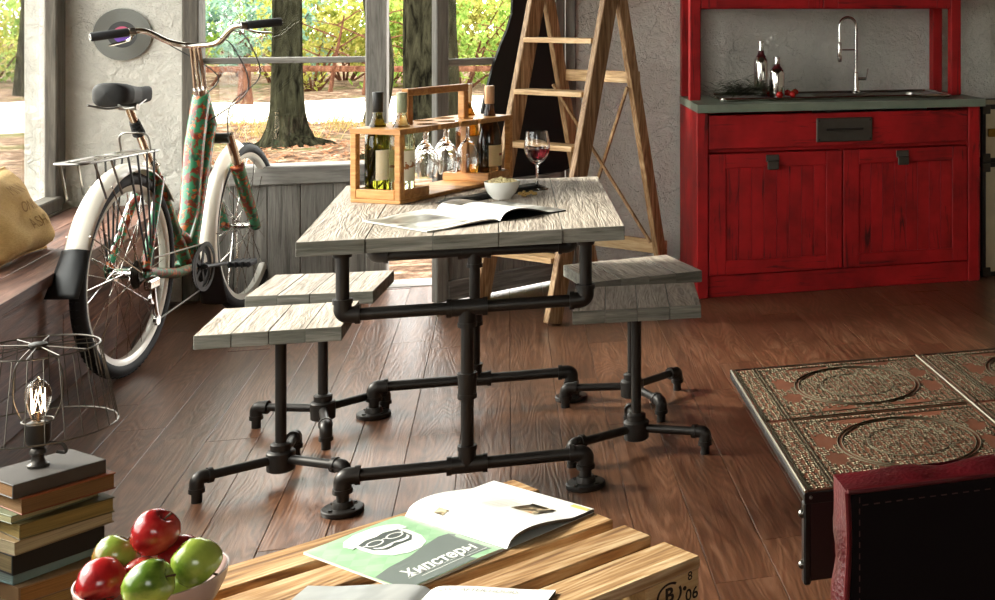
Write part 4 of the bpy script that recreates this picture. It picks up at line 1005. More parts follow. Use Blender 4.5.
b = MB(); b.tube(fillet([(.14,-.05,.785), (.12,-.05,.850), (.12,.05,.850), (.14,.05,.785)], .03), .0035, 7); b.build('spring_hoop', MT['steel'], cr, True)
# seat post and saddle
sdir = (ST-BB).normalized(); SPt = Vector((.085, 0, .945))
fpart('seat_post', [ST-(SPt-ST).normalized()*.05, SPt], .0128, MT['bronze'])
b = MB(); d = (SPt-ST).normalized(); p = ST+d*.16
for i in range(5): q = p+d*(i*.013); b.cyl(q, q+d*.010, .021-.001*i, n=14)
b.build('post_bellows', MT['rubber'], bk, True, 30)
b = MB(); q = ST+d*.005; b.cyl(q-d*.012, q+d*.012, .024, n=14); b.cyl(q+Vector((0,-.03,0)), q+Vector((0,.045,0)), .005, n=8); b.build('seat_clamp', MT['chrome'], bk, True, 30)
def saddle(t, a):
    x_ = -.085+.325*t
    hw = (.060 if t < .25 else .060-.040*min(1, (t-.25)/.45)**.8)*math.sqrt(max(0, 1-max(0, (.16-t)/.16)**2.2))*math.sqrt(max(0, 1-max(0, (t-.92)/.08)**2))+.0008
    zc = .992+.012*math.cos(t*PI*1.15)+.008*t; th = (.050-.018*t)*min(1, math.sqrt(max(0, 1-max(0, (.07-t)/.07)**2))*math.sqrt(max(0, 1-max(0, (t-.94)/.06)**2))+.03)
    c_, s_ = math.cos(a), math.sin(a); y_ = hw*math.copysign(abs(c_)**.7, c_); z_ = zc + th*(.72*abs(s_)**.8 if s_ > 0 else -1.0*abs(s_)**.5)
    return (x_, y_, z_)
b = MB(); b.grid(40, 28, lambda u, v: saddle(u, 2*PI*v))
sd = b.build('saddle', plain('black vinyl', '#1c1b1a', .75), bk, True, 80)
b = MB()
for s in (-1, 1): b.tube(fillet([(-.10, s*.05, .965), (-.02, s*.028, .945), (.10, s*.022, .945), (.21, s*.014, .975)], .04), .0038, 7)
b.cyl((.085,-.03,.945), (.085,.03,.945), .012, n=10); b.build('saddle_rails', MT['steel'], sd, True)
# handlebar
st = fpart('stem', [HT-(HB-HT).normalized()*(-.02), HT+Vector((-.012,0,.04)), (.655,0,1.06), (.640,0,1.15)], [.010,.008,.006,.010], MT['chrome'])
b = MB(); b.tube([HT+Vector((.0,-.018,.0)), (.668,-.016,1.05), (.640,-.014,1.14)], .008, 8); b.tube([HT+Vector((.0,.018,.0)), (.668,.016,1.05), (.640,.014,1.14)], .008, 8); b.cyl(HT+Vector((.006,0,-.015)), HT+Vector((-.010,0,.02)), .026, n=14); b.build('stem_fork', MT['chrome'], st, True)
barp = [(.49,.275,1.188), (.546,.205,1.203), (.575,.155,1.205), (.61,.09,1.165), (.638,.03,1.148), (.640,-.03,1.148), (.635,-.09,1.160), (.605,-.155,1.218), (.604,-.205,1.228), (.665,-.275,1.238)]
def cat_rom(P_, n=5):
    P_ = [Vector(p) for p in P_]; o = []
    for i in range(len(P_)-1):
        a, b_, c, d = P_[max(i-1,0)], P_[i], P_[i+1], P_[min(i+2,len(P_)-1)]
        for k in range(n):
            t = k/n; o.append(.5*((2*b_)+(c-a)*t+(2*a-5*b_+4*c-d)*t*t+(3*b_-a-3*c+d)*t**3))
    return o+[P_[-1]]
hb_ = fpart('handlebar', cat_rom(barp), .0115, MT['chrome'])
for a, c in (((.466,.302,1.186), (.546,.205,1.203)), ((.690,-.302,1.240), (.604,-.205,1.228))):
    b = MB(); a, c = Vector(a), Vector(c); dd = (a-c).normalized(); b.tube([c, c+dd*.005, a, a+dd*.004], [.014, .0168, .0172, .0150], 16); gp = b.build('grip', MT['rubber'], hb_, True, 30)
    b = MB(); b.torus((0,0,0), .011, .0016, 20, 6, 'z', Matrix.Translation(a+dd*.0045) @ dd.to_track_quat('Z', 'X').to_matrix().to_4x4()); b.build('end_ring', MT['white'], gp, True)
    b = MB(); b.cyl(c-dd*.002, c-dd*.022, .0155, n=14); b.build('clamp', MT['steel'], hb_, True)
    s = 1 if a.y > 0 else -1
    b = MB(); b.tube(cat_rom([c-dd*.01+Vector((.012,0,-.012)), c+dd*.02+Vector((.045,0,-.03)), c+dd*.085+Vector((.04,0,-.04))], 4), [.005]*8+[.003], 7); b.build('brake_lever', MT['chrome'], hb_, True)
for k, (a, e) in enumerate((((.58,.15,1.20), (.80,.05,.80)), ((.61,-.15,1.21), (.79,-.066,.78)), ((.60,-.10,1.18), (.62,-.02,.70)))):
    a, e = Vector(a), Vector(e); mid = Vector(((a.x+e.x)/2+.13+.03*k, a.y*.5-.09, (a.z+e.z)/2+.02)); b = MB(); b.tube(cat_rom([a, a+Vector((.10,-.02,-.04)), mid, e+Vector((.03,0,.12)), e], 5), .0026, 6); b.build('cable', MT['black_plastic'], bk, True)
# drivetrain
b = MB(); TXr = Matrix.Translation(BB+Vector((0,-.052,0))) @ Matrix.Rotation(R(90), 4, 'X')
b.lathe([(.060, -.002), (.086, -.002), (.086, .002), (.060, .002), (.060, -.002)], 48, TXr, cap=False)
for k in range(5): a = 2*PI*k/5; b.box((.01, -.008, -.002), (.065, .008, .002), TXr @ Matrix.Rotation(a, 4, 'Z'))
for k in range(38): a = 2*PI*k/38; b.box((.084, -.0022, -.001), (.090, .0022, .001), TXr @ Matrix.Rotation(a, 4, 'Z'))
b.lathe([(.001, -.004), (.016, -.004), (.016, .006), (.001, .006)], 16, TXr)
b.lathe([(.080, .012), (.096, .012), (.096, .0135), (.080, .0135), (.080, .012)], 48, TXr, cap=False)
b.build('chainring', MT['black_plastic'], bk, True, 30)
for s, e in ((-1, Vector((.17, 0, -.02))), (1, Vector((-.17, 0, .02)))):
    p0 = BB+Vector((0, s*.07, 0)); p1 = p0+e+Vector((0, s*.012, 0)); b = MB(); b.tube([p0-e*.08, p1+e*.06], [.012,.0095], 8, flat=.7); b.cyl(BB+Vector((0,s*.03,0)), p0, .012, n=10); ck = b.build('crank_arm', MT['black_plastic'], bk, True)
    b = MB(); q = p1+Vector((0, s*.058, 0)); b.cbox(q-Vector((.04,.045,.010)), q+Vector((.04,.045,.010)), .004)
    for k in range(4): b.cbox(q+Vector((-.044, -.04+.024*k, -.012)), q+Vector((.044, -.034+.024*k, .012)), .001)
    b.cyl(p1, q, .006, n=8); b.build('pedal', MT['rubber'], ck)
b = MB()
for i, r_ in enumerate((.050, .044, .038, .032, .027)):
    T = Matrix.Translation(RWH+Vector((0, -.037-.0042*i, 0))) @ Matrix.Rotation(R(90), 4, 'X'); b.lathe([(.015, 0), (r_, 0), (r_, .0016), (.015, .0016)], 28, T)
    for k in range(int(r_*420)): b.box((r_-.001, -.0015, 0), (r_+.003, .0015, .0014), T @ Matrix.Rotation(2*PI*k/int(r_*420), 4, 'Z'))
b.build('cassette', MT['dark_metal'], bk, True, 30)
dj = RWH+Vector((.075, -.055, -.105))
b = MB(); ch = [RWH+Vector((0,-.05,.042)), BB+Vector((0,-.052,.088))] + [BB+Vector((.088*math.cos(R(a)), -.052, .088*math.sin(R(a)))) for a in (60, 30, 0, -30, -60)] + [BB+Vector((0,-.052,-.088)), dj+Vector((.05,0,-.085)), dj+Vector((.02,0,-.06)), dj+Vector((0,.003,.02)), RWH+Vector((.042,-.05,0)), RWH+Vector((.03,-.05,.03))]
b.tube(ch, .0032, 6, closed=True); b.build('chain', MT['steel'], bk, True)
b = MB(); b.cbox(RWH+Vector((-.005,-.085,-.06)), RWH+Vector((.075,-.06,-.025)), .006); b.tube([RWH+Vector((.05,-.07,-.05)), dj+Vector((.02,0,-.02)), dj+Vector((.045,0,-.08))], [.008,.010,.007], 8)
for q in (dj, dj+Vector((.04,0,-.085))): b.cyl(q+Vector((0,-.006,0)), q+Vector((0,.006,0)), .018, n=14)
b.build('derailleur', MT['chrome'], bk, True, 30)
b = MB(); b.tube([BB+Vector((-.06,.03,-.02)), BB+Vector((-.10,.10,-.16)), (BB.x-.13, .15, .004)], .007, 8); b.build('kickstand', MT['steel'], bk, True)

# ================================================================== books and wire lamp
A_ = Zp(12.8, 485.3, .3); B_ = Zp(106, 459, .3); C_ = Zp(69, 452, .3)
ba = math.atan2(B_.y-A_.y, B_.x-A_.x); bw = (B_-A_).length; bl_ = (C_-B_).length+.02
def pagemat(name, c):
    m = Mat(name); v = m.coords((6,6,420)); n = m.noise(v, 1, 3, .7); cc = lin(c)
    m.bump(n, .5, .002); return m.set(m.ramp(n, [(.3, tuple(q*.55 for q in cc[:3])), (.65, cc[:3])]), .85)
def clothmat(name, c): return plain(name, c, .6, 0, .22)
def book(z, t, w_, l_, cover, page, spine, label, rot=0, dx=0, dy=0):
    o = thing('book', label, 'book', (A_.x+dx, A_.y+dy, z), ba+rot, 'old books stacked under the wire lamp')
    cm = clothmat('cover '+cover, cover); ct = .0028
    b = MB(); b.cbox((0, 0, t-ct), (w_, l_, t), .001); b.cbox((0, 0, 0), (w_, l_, ct), .001)
    if spine == 'front': b.cbox((0, -.001, 0), (w_, .004, t), .001)
    elif spine == 'side': b.cbox((-.001, 0, 0), (.004, l_, t), .001)
    b.build('cover', cm, o)
    i = .004 if spine != 'none' else .001
    b = MB(); b.box((i if spine != 'front' else .003, .004 if spine == 'front' else .003, ct), (w_-.003, l_-.003, t-ct)); b.build('page_block', pagemat('pages '+page+cover, page), o)
    return o
ts = [.0475, .038, .026, .042, .029, .034, .018, .0355, .030]
data = [('#7a6242', '#b08c52', 'side', 'tan old book lying on the floor, lowest of its stack', 0.03, .004, .0),
        ('#8a6a48', '#a8763f', 'side', 'brown book with tan pages just under the thin teal book', -.05, .012, -.005),
        ('#6f8684', '#8fa09a', 'front', 'thin teal grey book in the stack under the black book', .10, -.004, .012),
        ('#12100f', '#8d7a55', 'front', 'black spined book in the middle of the stack', .02, .0, -.004),
        ('#8a7350', '#b5a582', 'none', 'wide old book with pale beige page edges above the black one', .07, .006, -.008),
        ('#574a26', '#8f7840', 'none', 'olive book with ragged tan pages under the thin pale book', -.04, .012, .0),
        ('#72755a', '#a9a278', 'none', 'thin pale green booklet between olive and orange brown books', .06, -.004, .004),
        ('#7a3a14', '#7d5a32', 'none', 'orange brown book directly beneath the grey topmost book', -.03, .016, .0),
        ('#3f3833', '#8a6238', 'front', 'dark grey book carrying the wire lamp, topmost of its stack', 0, 0, 0)]
z = .0
for i, (t, dt) in enumerate(zip(ts, data)):
    ex = (.01, .0, -.004, .0, .022, .002, -.003, .001, 0)[i]
    book(z, t-.0004, bw+ex, bl_+ex, dt[0], dt[1], dt[2], dt[3], dt[4], dt[5], dt[6]); z += t
BZ = z
LP = Zp(38, 466, BZ)
lp = thing('wire_lamp', 'bare bulb table lamp with wire cage shade on stacked books', 'lamp', (LP.x, LP.y, BZ))
im = plain('dark iron', '#3b3733', .4, .7)
b = MB(); b.lathe([(.001, 0), (.021, 0), (.021, .005), (.015, .009), (.012, .016), (.012, .026), (.016, .028), (.016, .034), (.012, .04), (.022, .052), (.0245, .06), (.0245, .094), (.018, .097), (.001, .098)], 24); b.build('socket', im, lp, True, 35)
b = MB(); b.tube(fillet([(.016,0,.05), (.05,0,.045), (.055,0,.022), (.035,0,.028)], .02), .0035, 7); b.build('switch_key', im, lp, True)
b = MB(); b.lathe([(.012, .094), (.013, .105), (.019, .122), (.0245, .142), (.0255, .158), (.022, .174), (.012, .185), (.006, .189), (.001, .195)], 24, cap=False); b.build('bulb', glassmat('bulb glass', '#fff6e8', 0, 1.2), lp, True, 60)
b = MB(); fil = []
for k in range(9): a = k*2*PI/8; fil += [(.011*math.cos(a), .011*math.sin(a), .118 if k % 2 else .168)]
b.tube(fil, .0011, 5); em = Mat('glowing filament').set('#ffcf90', .5, 0); 
for nm in ('Emission Color',): bpy.data.materials['glowing filament'].node_tree.nodes['Principled BSDF'].inputs[nm].default_value = (1, .82, .6, 1)
bpy.data.materials['glowing filament'].node_tree.nodes['Principled BSDF'].inputs['Emission Strength'].default_value = 14
b.build('filament', em, lp, True)
b = MB(); b.cyl((0,0,.098), (0,0,.12), .004, n=8); b.build('bulb_stem', MT['bronze'], lp, True)
wm = plain('wire', '#5a544c', .35, .8)
rt, rb, zt, zb = .116, .150, .258, .085
b = MB(); b.torus((0,0,zt), rt, .0019, 48, 6); sh = b.build('cage_shade', wm, lp, True)
b = MB(); b.torus((0,0,zb), rb, .0019, 56, 6); b.build('lower_ring', wm, sh, True)
for k in range(26):
    a = 2*PI*k/26; b = MB(); b.tube([(rt*math.cos(a), rt*math.sin(a), zt), (rb*math.cos(a), rb*math.sin(a), zb)], .0011, 5); b.build('cage_wire', wm, sh, True)
for k in range(12):
    a = 2*PI*k/12+.1; b = MB(); b.tube([(.014*math.cos(a), .014*math.sin(a), zt+.004), (rt*math.cos(a), rt*math.sin(a), zt)], .0013, 5); b.build('top_spoke', wm, sh, True)
b = MB(); b.lathe([(.001, -.006), (.014, -.006), (.018, 0), (.018, .006), (.012, .008), (.001, .008)], 18, Matrix.Translation((0,0,zt+.003))); b.build('top_hub', im, sh, True, 30)
b = MB(); b.torus((0,0,.099), .030, .002, 28, 6)
for s in (-1, 1): b.tube(fillet([(s*.030,0,.099), (s*.048,0,.14), (s*.046,0,.22), (s*.012,0,zt)], .03), .0017, 6)
b.build('harp', wm, lp, True)

# ================================================================== pallet table, magazines, fruit
PA = R(32.0); PO = Zp(702.7, 554.7, .3)
TP = Matrix.Translation((PO.x, PO.y, 0)) @ Matrix.Rotation(PA+PI, 4, 'Z')      # local x runs along the boards, away from the stamped end; local y towards the camera
pl = thing('pallet_table', 'low table of stacked pine pallets with stamped blocks', 'pallet', (PO.x, PO.y, 0), PA)
PLn = 1.22; rows_ = [(0, .105), (.145, .228), (.264, .345), (.382, .482), (.515, .613)]
rr = random.Random(77)
for lev in (0, 1):
    zb_ = .149*lev
    for (y0, y1) in rows_:
        b = MB(); e = rr.uniform(-.012, .004); b.cbox((-PLn/2, -(y1-y0)/2, -.011), (PLn/2+e, (y1-y0)/2, .011), .003); b.build('deck_board', MT['pallet'], pl, loc=(-PLn/2, (y0+y1)/2, zb_+.14-.0005))
    for x0 in (-PLn+.003, -PLn/2-.06, -.125):
        b = MB(); b.cbox((0, .1065, 0), (.12, .609, .020), .002); b.build('stringer_board', MT['pallet_block'], pl, loc=(x0, 0, zb_+.1085))
        for y0 in (.003, .255, .508):
            b = MB(); b.cbox((0, 0, 0), (.12, .102, .0835 if y0 > .1 else .1040), .003); b.build('block', MT['pallet_block'], pl, loc=(x0, y0, zb_+.0245))
    for y0 in (.003, .255, .508):
        b = MB(); b.cbox((-PLn, 0, 0), (0, .1, .021), .003); b.build('runner_board', MT['pallet_block'], pl, loc=(0, y0, zb_+.0025))
ink = plain('branding ink', '#2a1c10', .9)
TF = Matrix.Translation((-.125, .0022, .149+.0465)) @ Matrix.Rotation(R(90), 4, 'X')
b = MB(); n = 40; ring = []
for k in range(n):
    a = 2*PI*k/n
    if 20 < math.degrees(a) % 360 < 52: continue
    a2 = 2*PI*(k+1)/n; b.add([TF @ Vector((.050+q*.0285*math.cos(x_), .054+q*.0235*math.sin(x_), .0004)) for x_, q in ((a,1),(a2,1),(a2,.82),(a,.82))], [(0,1,2,3)])
b.build('stamp_ring', ink, pl)
text('B', .036, ink, pl, TF @ Matrix.Translation((.050, .054, .0006)), 'stamp_letter', 0, 'CENTER', .0012)
text('06', .030, ink, pl, TF @ Matrix.Translation((.101, .040, .0006)), 'stamp_number', 0, 'CENTER', .0006)
text('8', .022, ink, pl, TF @ Matrix.Translation((.097, .074, .0006)), 'stamp_number', 0, 'CENTER', .0004)
b = MB(); b.cyl(TF @ Vector((.085, .056, .0)), TF @ Vector((.085, .056, .0006)), .004, n=12); b.build('stamp_dot', ink, pl)

PZ = .3006
Mc = [Zp(298, 556, PZ), Zp(408, 589, PZ), Zp(597, 513, PZ), Zp(493, 487, PZ)]
sf = (Mc[1]+Mc[2])/2+Vector((-.004,-.004,0)); sb_ = (Mc[0]+Mc[3])/2; wd = ((Mc[2]-Mc[1])+(Mc[3]-Mc[0])).normalized()
m2 = Magazine('hipster_magazine', 'open magazine with bearded man in glasses on green page', sf, math.atan2(wd.y, wd.x)+R(2.0), .216, .296, .0025, .017, .003, .006)
m2.cover(plain('magazine back cover', '#d8d6cc', .4)); 
def greenpage():
    m = Mat('green print'); v = m.coords((1,1,1), False, (0,0,R(45))); ck = m.node('ShaderNodeTexChecker'); ck.inputs['Scale'].default_value = 34; m.link(v, ck.inputs['Vector']); ck.inputs['Color1'].default_value = lin('#8fb98d'); ck.inputs['Color2'].default_value = lin('#9cc39a')
    n = m.noise(v, 20, 3); return m.set(m.mix(m.ramp(n, [(.45, (0,0,0)), (.75, (.5,.5,.5))]), ck.outputs['Color'], lin('#b9d6b2')), .35)
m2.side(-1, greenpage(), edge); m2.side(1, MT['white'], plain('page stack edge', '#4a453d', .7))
slate = plain('slate print', '#6d7570', .35); wht = plain('white print', '#f4f3ec', .4); dk = plain('dark slate print', '#4d5551', .35)
W2 = .216
def pg(u, v): return (u-W2, v)
b_ = [pg(.0015,.0015), pg(.07,.0015), pg(.14,.0015), pg(.211,.0015), pg(.211,.06), pg(.211,.125), pg(.196,.140), pg(.175,.142), pg(.13,.128), pg(.09,.112), pg(.04,.104), pg(.0015,.088)]
m2.flatpoly('shirt_print', b_, slate, .0006)
fx = lambda u, v: pg(.112+u, .205+v)
face = [fx(-.052,.01), fx(-.05,-.03), fx(-.036,-.062), fx(-.012,-.078), fx(.014,-.078), fx(.037,-.062), fx(.05,-.03), fx(.053,.012), fx(.05,.03), fx(.0,.036), fx(-.05,.03)]
m2.flatpoly('beard_print', face, wht, .0009)
m2.flatpoly('cheek_print', [fx(-.043,.03), fx(-.041,-.015), fx(-.026,-.034), fx(0,-.032), fx(.026,-.034), fx(.041,-.015), fx(.043,.03), fx(.0,.042)], dk, .0012)
hair = [fx(-.058,.022), fx(-.047,.030), fx(-.028,.038), fx(.0,.034), fx(.03,.044), fx(.050,.03), fx(.059,.024), fx(.060,.05), fx(.045,.068), fx(.02,.077), fx(-.02,.078), fx(-.048,.066), fx(-.062,.046)]
m2.flatpoly('hair_print', hair, wht, .0014)
for s in (-1, 1):
    m2.line('glasses_print', [fx(s*.021+.0155*math.cos(a), .010+.0115*math.sin(a)) for a in [2*PI*k/20 for k in range(21)]], .0016, wht, .0016)
    m2.line('glasses_print', [fx(s*.036, .013), fx(s*.052, .018)], .0016, wht, .0016)
    m2.line('moustache_print', [fx(0, -.016), fx(s*.012, -.0205), fx(s*.025, -.0205), fx(s*.033, -.014), fx(s*.036, -.006)], [.002, .0048, .0042, .0026, .0008], wht, .0017)
m2.line('glasses_print', [fx(-.006,.012), fx(0,.0145), fx(.006,.012)], .0014, wht, .0016)
m2.write('Хипстеры', .047, -.110, .050, wht, .0012, .25, sx=.66)
m2.line('rule_print', [pg(.05,.024), pg(.12,.024), pg(.19,.024)], .0007, wht, .001)
m2.line('rule_print', [pg(.03,.034), pg(.10,.034), pg(.18,.034)], .0005, wht, .001)
food = photomat('food photograph', ['#1c1a12', '#5b4a30', '#e6d3b0', '#d9822f'], 34)
m2.patch('photo', .112, .168, .055, .122, food); m2.patch('photo', .012, .028, .200, .228, food); m2.patch('corner_print', .198, .2095, .002, .05, plain('yellow print', '#d9cf7a', .4))
for y_ in (.14, .15, .16, .17, .18): m2.line('text_line', [(.09, y_), (.13, y_), (.17, y_)], .0011, plain('pale grey print', '#d9d5cc', .5), .0006)
# lower magazine, partly out of the picture
q0 = Zp(429, 590.5, PZ); q1 = Zp(555, 593, PZ); a3 = math.atan2(q1.y-q0.y, q1.x-q0.x); dr_ = Vector((math.cos(a3), math.sin(a3), 0)); up_ = Vector((-dr_.y, dr_.x, 0))
w3 = .200; sp3 = q0 - up_*.27 + dr_*.004
m3 = Magazine('news_magazine', 'white open magazine at the edge of the pallet beside the green page', sp3, a3, (q1-q0).length, .27, .006, .004, .003, .004)
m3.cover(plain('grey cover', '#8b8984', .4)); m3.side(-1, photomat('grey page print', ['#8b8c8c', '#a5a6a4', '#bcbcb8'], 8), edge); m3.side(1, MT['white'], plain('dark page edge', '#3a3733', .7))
m3.write('NEWS AFTER HOURS', .016, .085, .252, plain('grey print', '#8c8a84', .5), 0, 0); m3.write('Monthly', .012, .03, .232, plain('light grey print', '#a8a69f', .5))

# fruit bowl
fl_, fr_ = Zp(71, 589, .385), Zp(229.5, 561.5, .385); fcn = (fl_+fr_)/2; frd = (fl_-fr_).length/2
bo = thing('fruit_bowl', 'pale ceramic bowl of apples on the corner of the pallet', 'bowl', (fcn.x, fcn.y, .3005))
k = frd/.115
b = MB(); b.lathe([(.001, .0), (.045, 0), (.05, .003), (.075*k, .016), (.098*k, .042), (.112*k, .07), (.115*k, .086), (.112*k, .0865), (.108*k, .07), (.094*k, .045), (.072*k, .021), (.045, .009), (.001, .008)], 48, cap=False); b.build('bowl', plain('rosy glazed ceramic', '#a98f86', .25, 0, .1), bo, True, 50)
def applemat(name, a, c, e):
    m = Mat(name); v = m.coords((1,1,1)); n = m.noise(v, 14, 4, .6); sp = m.node('ShaderNodeSeparateXYZ'); tc = m.node('ShaderNodeTexCoord'); m.link(tc.outputs['Object'], sp.inputs[0])
    n2 = m.noise(m.coords((60,60,6)), 1, 3)
    f_ = m.node('ShaderNodeMath', _operation='MULTIPLY_ADD'); m.link(sp.outputs['X'], f_.inputs[0]); f_.inputs[1].default_value = 7.0; m.link(n, f_.inputs[2])
    g_ = m.node('ShaderNodeMath', _operation='MULTIPLY_ADD'); m.link(n2, g_.inputs[0]); g_.inputs[1].default_value = .3; m.link(f_.outputs[0], g_.inputs[2])
    return m.set(m.ramp(g_.outputs[0], [(.4, a), (.62, c), (.85, e)]), .22, 0, Coat_Weight=.3)
AR = applemat('red apple skin', '#6f1013', '#a51d1e', '#c04a3a'); AG = applemat('green apple skin', '#4f6a1e', '#84973a', '#9aa648'); AM = applemat('mixed apple skin', '#7a2a1c', '#6f8430', '#91a044')
APP = []
def apple(*a): APP.append(a)
def make_apple(p, r, m, label, rot):
    o = thing('apple', label, 'apple', p, 0, 'apples in the bowl'); o.rotation_euler = rot
    prof_ = [(.001, -.80), (.12, -.86), (.30, -.90), (.52, -.84), (.78, -.58), (.95, -.18), (1.0, .18), (.93, .52), (.74, .78), (.48, .90), (.28, .88), (.14, .76), (.05, .62), (.001, .58)]
    b = MB(); b.lathe([(x_*r, z_*r) for x_, z_ in prof_], 26, cap=False); b.build('skin', m, o, True, 80)
    b = MB(); b.tube([(0,0,.55*r), (.03*r,0,.85*r), (.12*r,0,1.12*r)], [.05*r,.04*r,.06*r], 7); b.build('stem', plain('apple stem', '#4a3018', .8), o, True)
    b = MB(); b.sphere((0,0,-.84*r), .1*r, 8, 5); b.build('blossom_end', plain('apple blossom end', '#2a1c10', .9), o)
apple(154, 541, .442, 0.0359, AR, 'shiny dark red apple with stem up, topmost in the bowl', (R(20), R(28), .4))
apple(117, 559, .415, 0.0350, AM, 'green and red apple below the topmost red one', (R(-10), R(32), .2))
apple(99, 579, .408, 0.0359, AR, 'red apple against the bowl rim toward the books', (R(150), R(20), 1.0))
apple(146, 566, .405, 0.0328, AR, 'red apple half hidden behind the bright green one', (R(60), R(-20), .0))
apple(147.5, 583, .415, 0.0364, AG, 'bright green apple lying in front of the red ones', (R(10), R(68), .1))
apple(177, 557, .408, 0.0350, AR, 'red apple tucked behind the dark green one', (R(20), R(70), 2.6))
apple(204, 566, .410, 0.0369, AG, 'dark green apple against the bowl rim toward the magazine', (R(160), R(-40), .5))
apple(182, 588, .375, 0.0309, AG, 'small green apple low in the bowl under the bigger green ones', (R(170), R(10), .5))

pos = [Zp(q[0], q[1]+1.5, q[2]-.008) for q in APP]
for it in range(80):                       # let the apples rest against each other instead of sharing space
    for i in range(len(APP)):
        for j in range(i+1, len(APP)):
            d = pos[j]-pos[i]; need = .89*(APP[i][3]+APP[j][3])
            if d.length < need: d = d.normalized()*(need-d.length)*.5; pos[i] -= d; pos[j] += d
        rad = Vector((pos[i].x-fcn.x, pos[i].y-fcn.y, 0)); lim = frd*.97-APP[i][3]*.95
        if rad.length > lim and pos[i].z < .385+APP[i][3]*.6: e_ = rad.normalized()*(rad.length-lim); pos[i] -= e_
        pos[i].z = max(pos[i].z, .312+APP[i][3]*.9)
for q, p_ in zip(APP, pos): make_apple(p_, *q[3:])

# ================================================================== ornate coffee table
CX0, CX1, CY0, CY1, CZ = .513, 1.93, 2.388, 3.235, .42
ct = thing('coffee_table', 'low coffee table topped with embossed leather and metal ornament panels', 'table', (CX0, CY0, 0))
cw, cd = CX1-CX0, CY1-CY0
blk = plain('black lacquer', '#0f0c0b', .35); brass = Mat('aged brass').set('#665f4e', .5, 1.0)
leather = plain('tooled brown leather', '#633a28', .5, 0, .3)
b = MB(); b.cbox((0, 0, CZ-.02), (cw, cd, CZ-.003), .003); b.build('top_slab', blk, ct)
b = MB(); b.cbox((.004, .002, CZ-.165), (cw-.004, .022, CZ-.02), .003); b.build('end_apron', plain('dark oxblood wood', '#23090b', .4), ct)
b = MB(); b.cbox((.0, -.002, CZ-.17), (.013, .024, CZ-.02), .003); b.cbox((cw-.013, -.002, CZ-.17), (cw, .024, CZ-.02), .003); b.cbox((0, -.003, CZ-.022), (cw, .0, CZ-.002), .001); b.build('edge_strip', blk, ct)
for z_ in (CZ-.042, CZ-.135):
    b = MB(); b.sphere((-.001, .011, z_), .008, 10, 6); b.build('rivet', MT['steel'], ct, True)
for i in range(24):
    b = MB(); b.sphere((.012+i*.06, -.003, CZ-.010), .0035, 7, 4); b.build('nail_head', MT['steel'], ct, True)
for x0 in (.55, cw-.06):
    for y0 in (.12, cd-.12): b = MB(); b.cbox((x0-.03, y0-.03, 0), (x0+.03, y0+.03, CZ-.02), .004); b.build('leg', blk, ct)
PXn, PYn = cw/3, cd/2
def filigree():
    b = MB(); rr = random.Random(5); w_, d_ = PXn-.02, PYn-.012
    def scroll(x_, y_, r_, el=1, a=0, th=.0011, hh=.0008):
        c_ = Matrix.Translation((x_, y_, hh)) @ Matrix.Rotation(a, 4, 'Z'); n = 8; pts = []
        for k in range(n): t = k/(n-1); q = r_*(1-.7*t); pts.append((q*math.cos(t*7.4), q*el*math.sin(t*7.4), 0))
        b.tube(pts, th, 4, False, c_)
    mx, my = .056+(w_-.056)/2, d_/2; ea, eb = (w_-.056)*.34, d_*.36
    def bare(x_, y_):
        "patches where plain leather shows between the ornaments"
        for px_, py_, ax_, ay_ in ((mx-ea*.62, my+eb*1.15, .044, .019), (mx+ea*.62, my+eb*1.15, .044, .019), (mx-ea*.62, my-eb*1.15, .044, .019), (mx+ea*.62, my-eb*1.15, .044, .019), (mx-ea*1.22, my+.05, .018, .045), (mx-ea*1.22, my-.06, .018, .036), (mx+ea*1.22, my+.06, .018, .036), (mx+ea*1.22, my-.05, .018, .045)):
            if ((x_-px_)/ax_)**2+((y_-py_)/ay_)**2 < 1: return True
        return False
    st_ = .0122; ny = int(d_/st_); nx_ = int(w_/st_)
    for i in range(nx_):
        for j in range(ny):
            x_ = (i+.5)*st_+rr.uniform(-.002, .002); y_ = (j+.5)*st_+rr.uniform(-.002, .002)
            q = math.hypot((x_-mx)/ea, (y_-my)/eb)
            if x_ > .058 and (bare(x_, y_) or .97 < q < 1.1): continue
            up_ = .0022*max(0, 1-q) if x_ > .058 else 0
            scroll(x_, y_, rr.uniform(.0045, .0064), rr.uniform(.7, 1), rr.uniform(0, 6.3), .0009, .0008+up_)
    for q in (1.07, 1.0, .62): b.torus((mx, my, .0014), ea*q, .0015, 56, 5, 'z', None, eb*q)
    for xx in (.003, .046, .054): b.box((xx-.0014, 0, 0), (xx+.0014, d_, .0026))
    for yy in (.001, d_-.001, .026, d_-.026): b.box((.054, yy-.001, 0), (w_, yy+.001, .002))
    return b
fm = filigree().mesh('filigree', brass, False)
pm_ = MB(); pm_.cbox((.001, .001, -.004), (PXn-.012, PYn-.006, 0), .001); pmesh = pm_.mesh('ornate_panel', leather)
for i in range(3):
    for j in range(2):
        p_ = link('ornate_panel', pmesh, ct, loc=(PXn*i+.004, PYn*j+.003, CZ+.001)); f_ = stuff(link('filigree', fm, p_, loc=(.004, .003, .0)))
for i in range(0, 4):
    b = MB(); x_ = min(cw-.004, max(.004, PXn*i-.002)); b.cbox((x_-.004, 0, CZ-.003), (x_+.004, cd, CZ+.0045), .002); b.build('metal_strip', Mat('polished strip').set('#b3aa97', .32, 1.0), ct)
b = MB(); b.cbox((0, cd-.006, CZ-.012), (cw, cd+.002, CZ+.003), .001); b.build('back_edge', blk, ct)

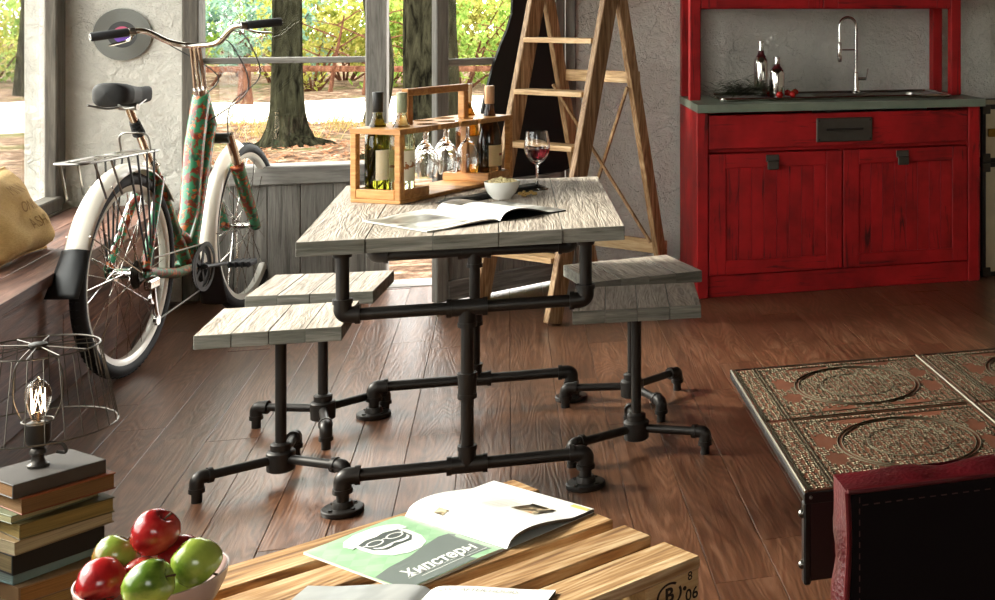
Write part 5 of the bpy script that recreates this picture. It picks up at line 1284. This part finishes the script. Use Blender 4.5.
# ================================================================== leather armchair, seen from behind
S0 = Vector((.434, 1.745, 0)); SH = .65
ac = thing('leather_armchair', 'oxblood leather armchair with its dark back turned away from the ornate table', 'armchair', S0, R(1.5))
def hide():
    m = Mat('oxblood leather'); v = m.coords((1,1,1), False); vo = m.node('ShaderNodeTexVoronoi'); vo.inputs['Scale'].default_value = 160; m.link(v, vo.inputs['Vector'])
    n = m.noise(v, 9, 4); m.bump(m.mix(.3, n, vo.outputs['Distance']), .35, .01)
    return m.set(m.ramp(n, [(.3, '#2b0509'), (.7, '#520b13')]), .33)
hm = hide(); AW, AT = .86, .072
b = MB()
def wob(x_, z_): return .004*math.sin(x_*23)+.003*math.sin(z_*31+1)
b.grid(40, 4, lambda u, v: (u*AW, v*AT, SH+min(1, u*9)*(.010*math.sin(PI*v)+.003*math.sin(u*26)+.002*math.sin(u*51+2))))
b.grid(4, 30, lambda u, v: (min(1, (1-v)*9)*(-.009*math.sin(PI*u)+.003*math.sin(v*17)+.002*math.sin(v*41)), AT*(1-u), .12+v*(SH-.12)))
b.grid(4, 10, lambda u, v: (AW+.009*math.sin(PI*u), AT*u, .12+v*(SH-.12)))
b.grid(30, 10, lambda u, v: ((1-u)*AW, AT, .12+v*(SH-.12)))
b.build('back_border', hm, ac, True, 60)
b = MB(); b.grid(36, 24, lambda u, v: (u*AW, .002-.006*math.sin(PI*u)*math.sin(PI*v)+.002*math.sin(u*19)*math.sin(v*7), .12+v*(SH-.12))); b.build('back_panel', plain('black leather', '#0b0304', .85, Specular_IOR_Level=.15), ac, True)
b = MB(); b.tube([(0, 0, .12)]+[(0+.002*math.sin(k), -.001, .12+(SH-.12)*k/16) for k in range(1, 17)], .0042, 7); b.tube([(AW*k/24, -.001, SH+.001) for k in range(25)], .0042, 7); b.build('piping', plain('dark piping', '#4a0d12', .35), ac, True)
b = MB()
for k in range(34): b.cyl((.016, -.0035, .14+k*.015), (.016, -.0035, .1475+k*.015), .0009, n=4)
for k in range(52): b.cyl((.02+k*.016, -.004, SH-.018), (.028+k*.016, -.004, SH-.018), .0009, n=4)
b.build('stitching', plain('dark thread', '#3a1c16', .8), ac)
b = MB(); b.cbox((.30, AT, .14), (AW-.04, AT+.42, .36), .03); b.build('seat', hm, ac, True)
b = MB(); b.cbox((AW-.10, AT, .12), (AW, AT+.40, .50), .02); b.build('armrest', hm, ac, True)
for x_, y_ in ((.36, .04), (AW-.06, .04), (.36, AT+.36), (AW-.06, AT+.36)): b = MB(); b.cyl((x_, y_, 0), (x_, y_, .14), .016, .022, n=12); b.build('leg', blk, ac, True)
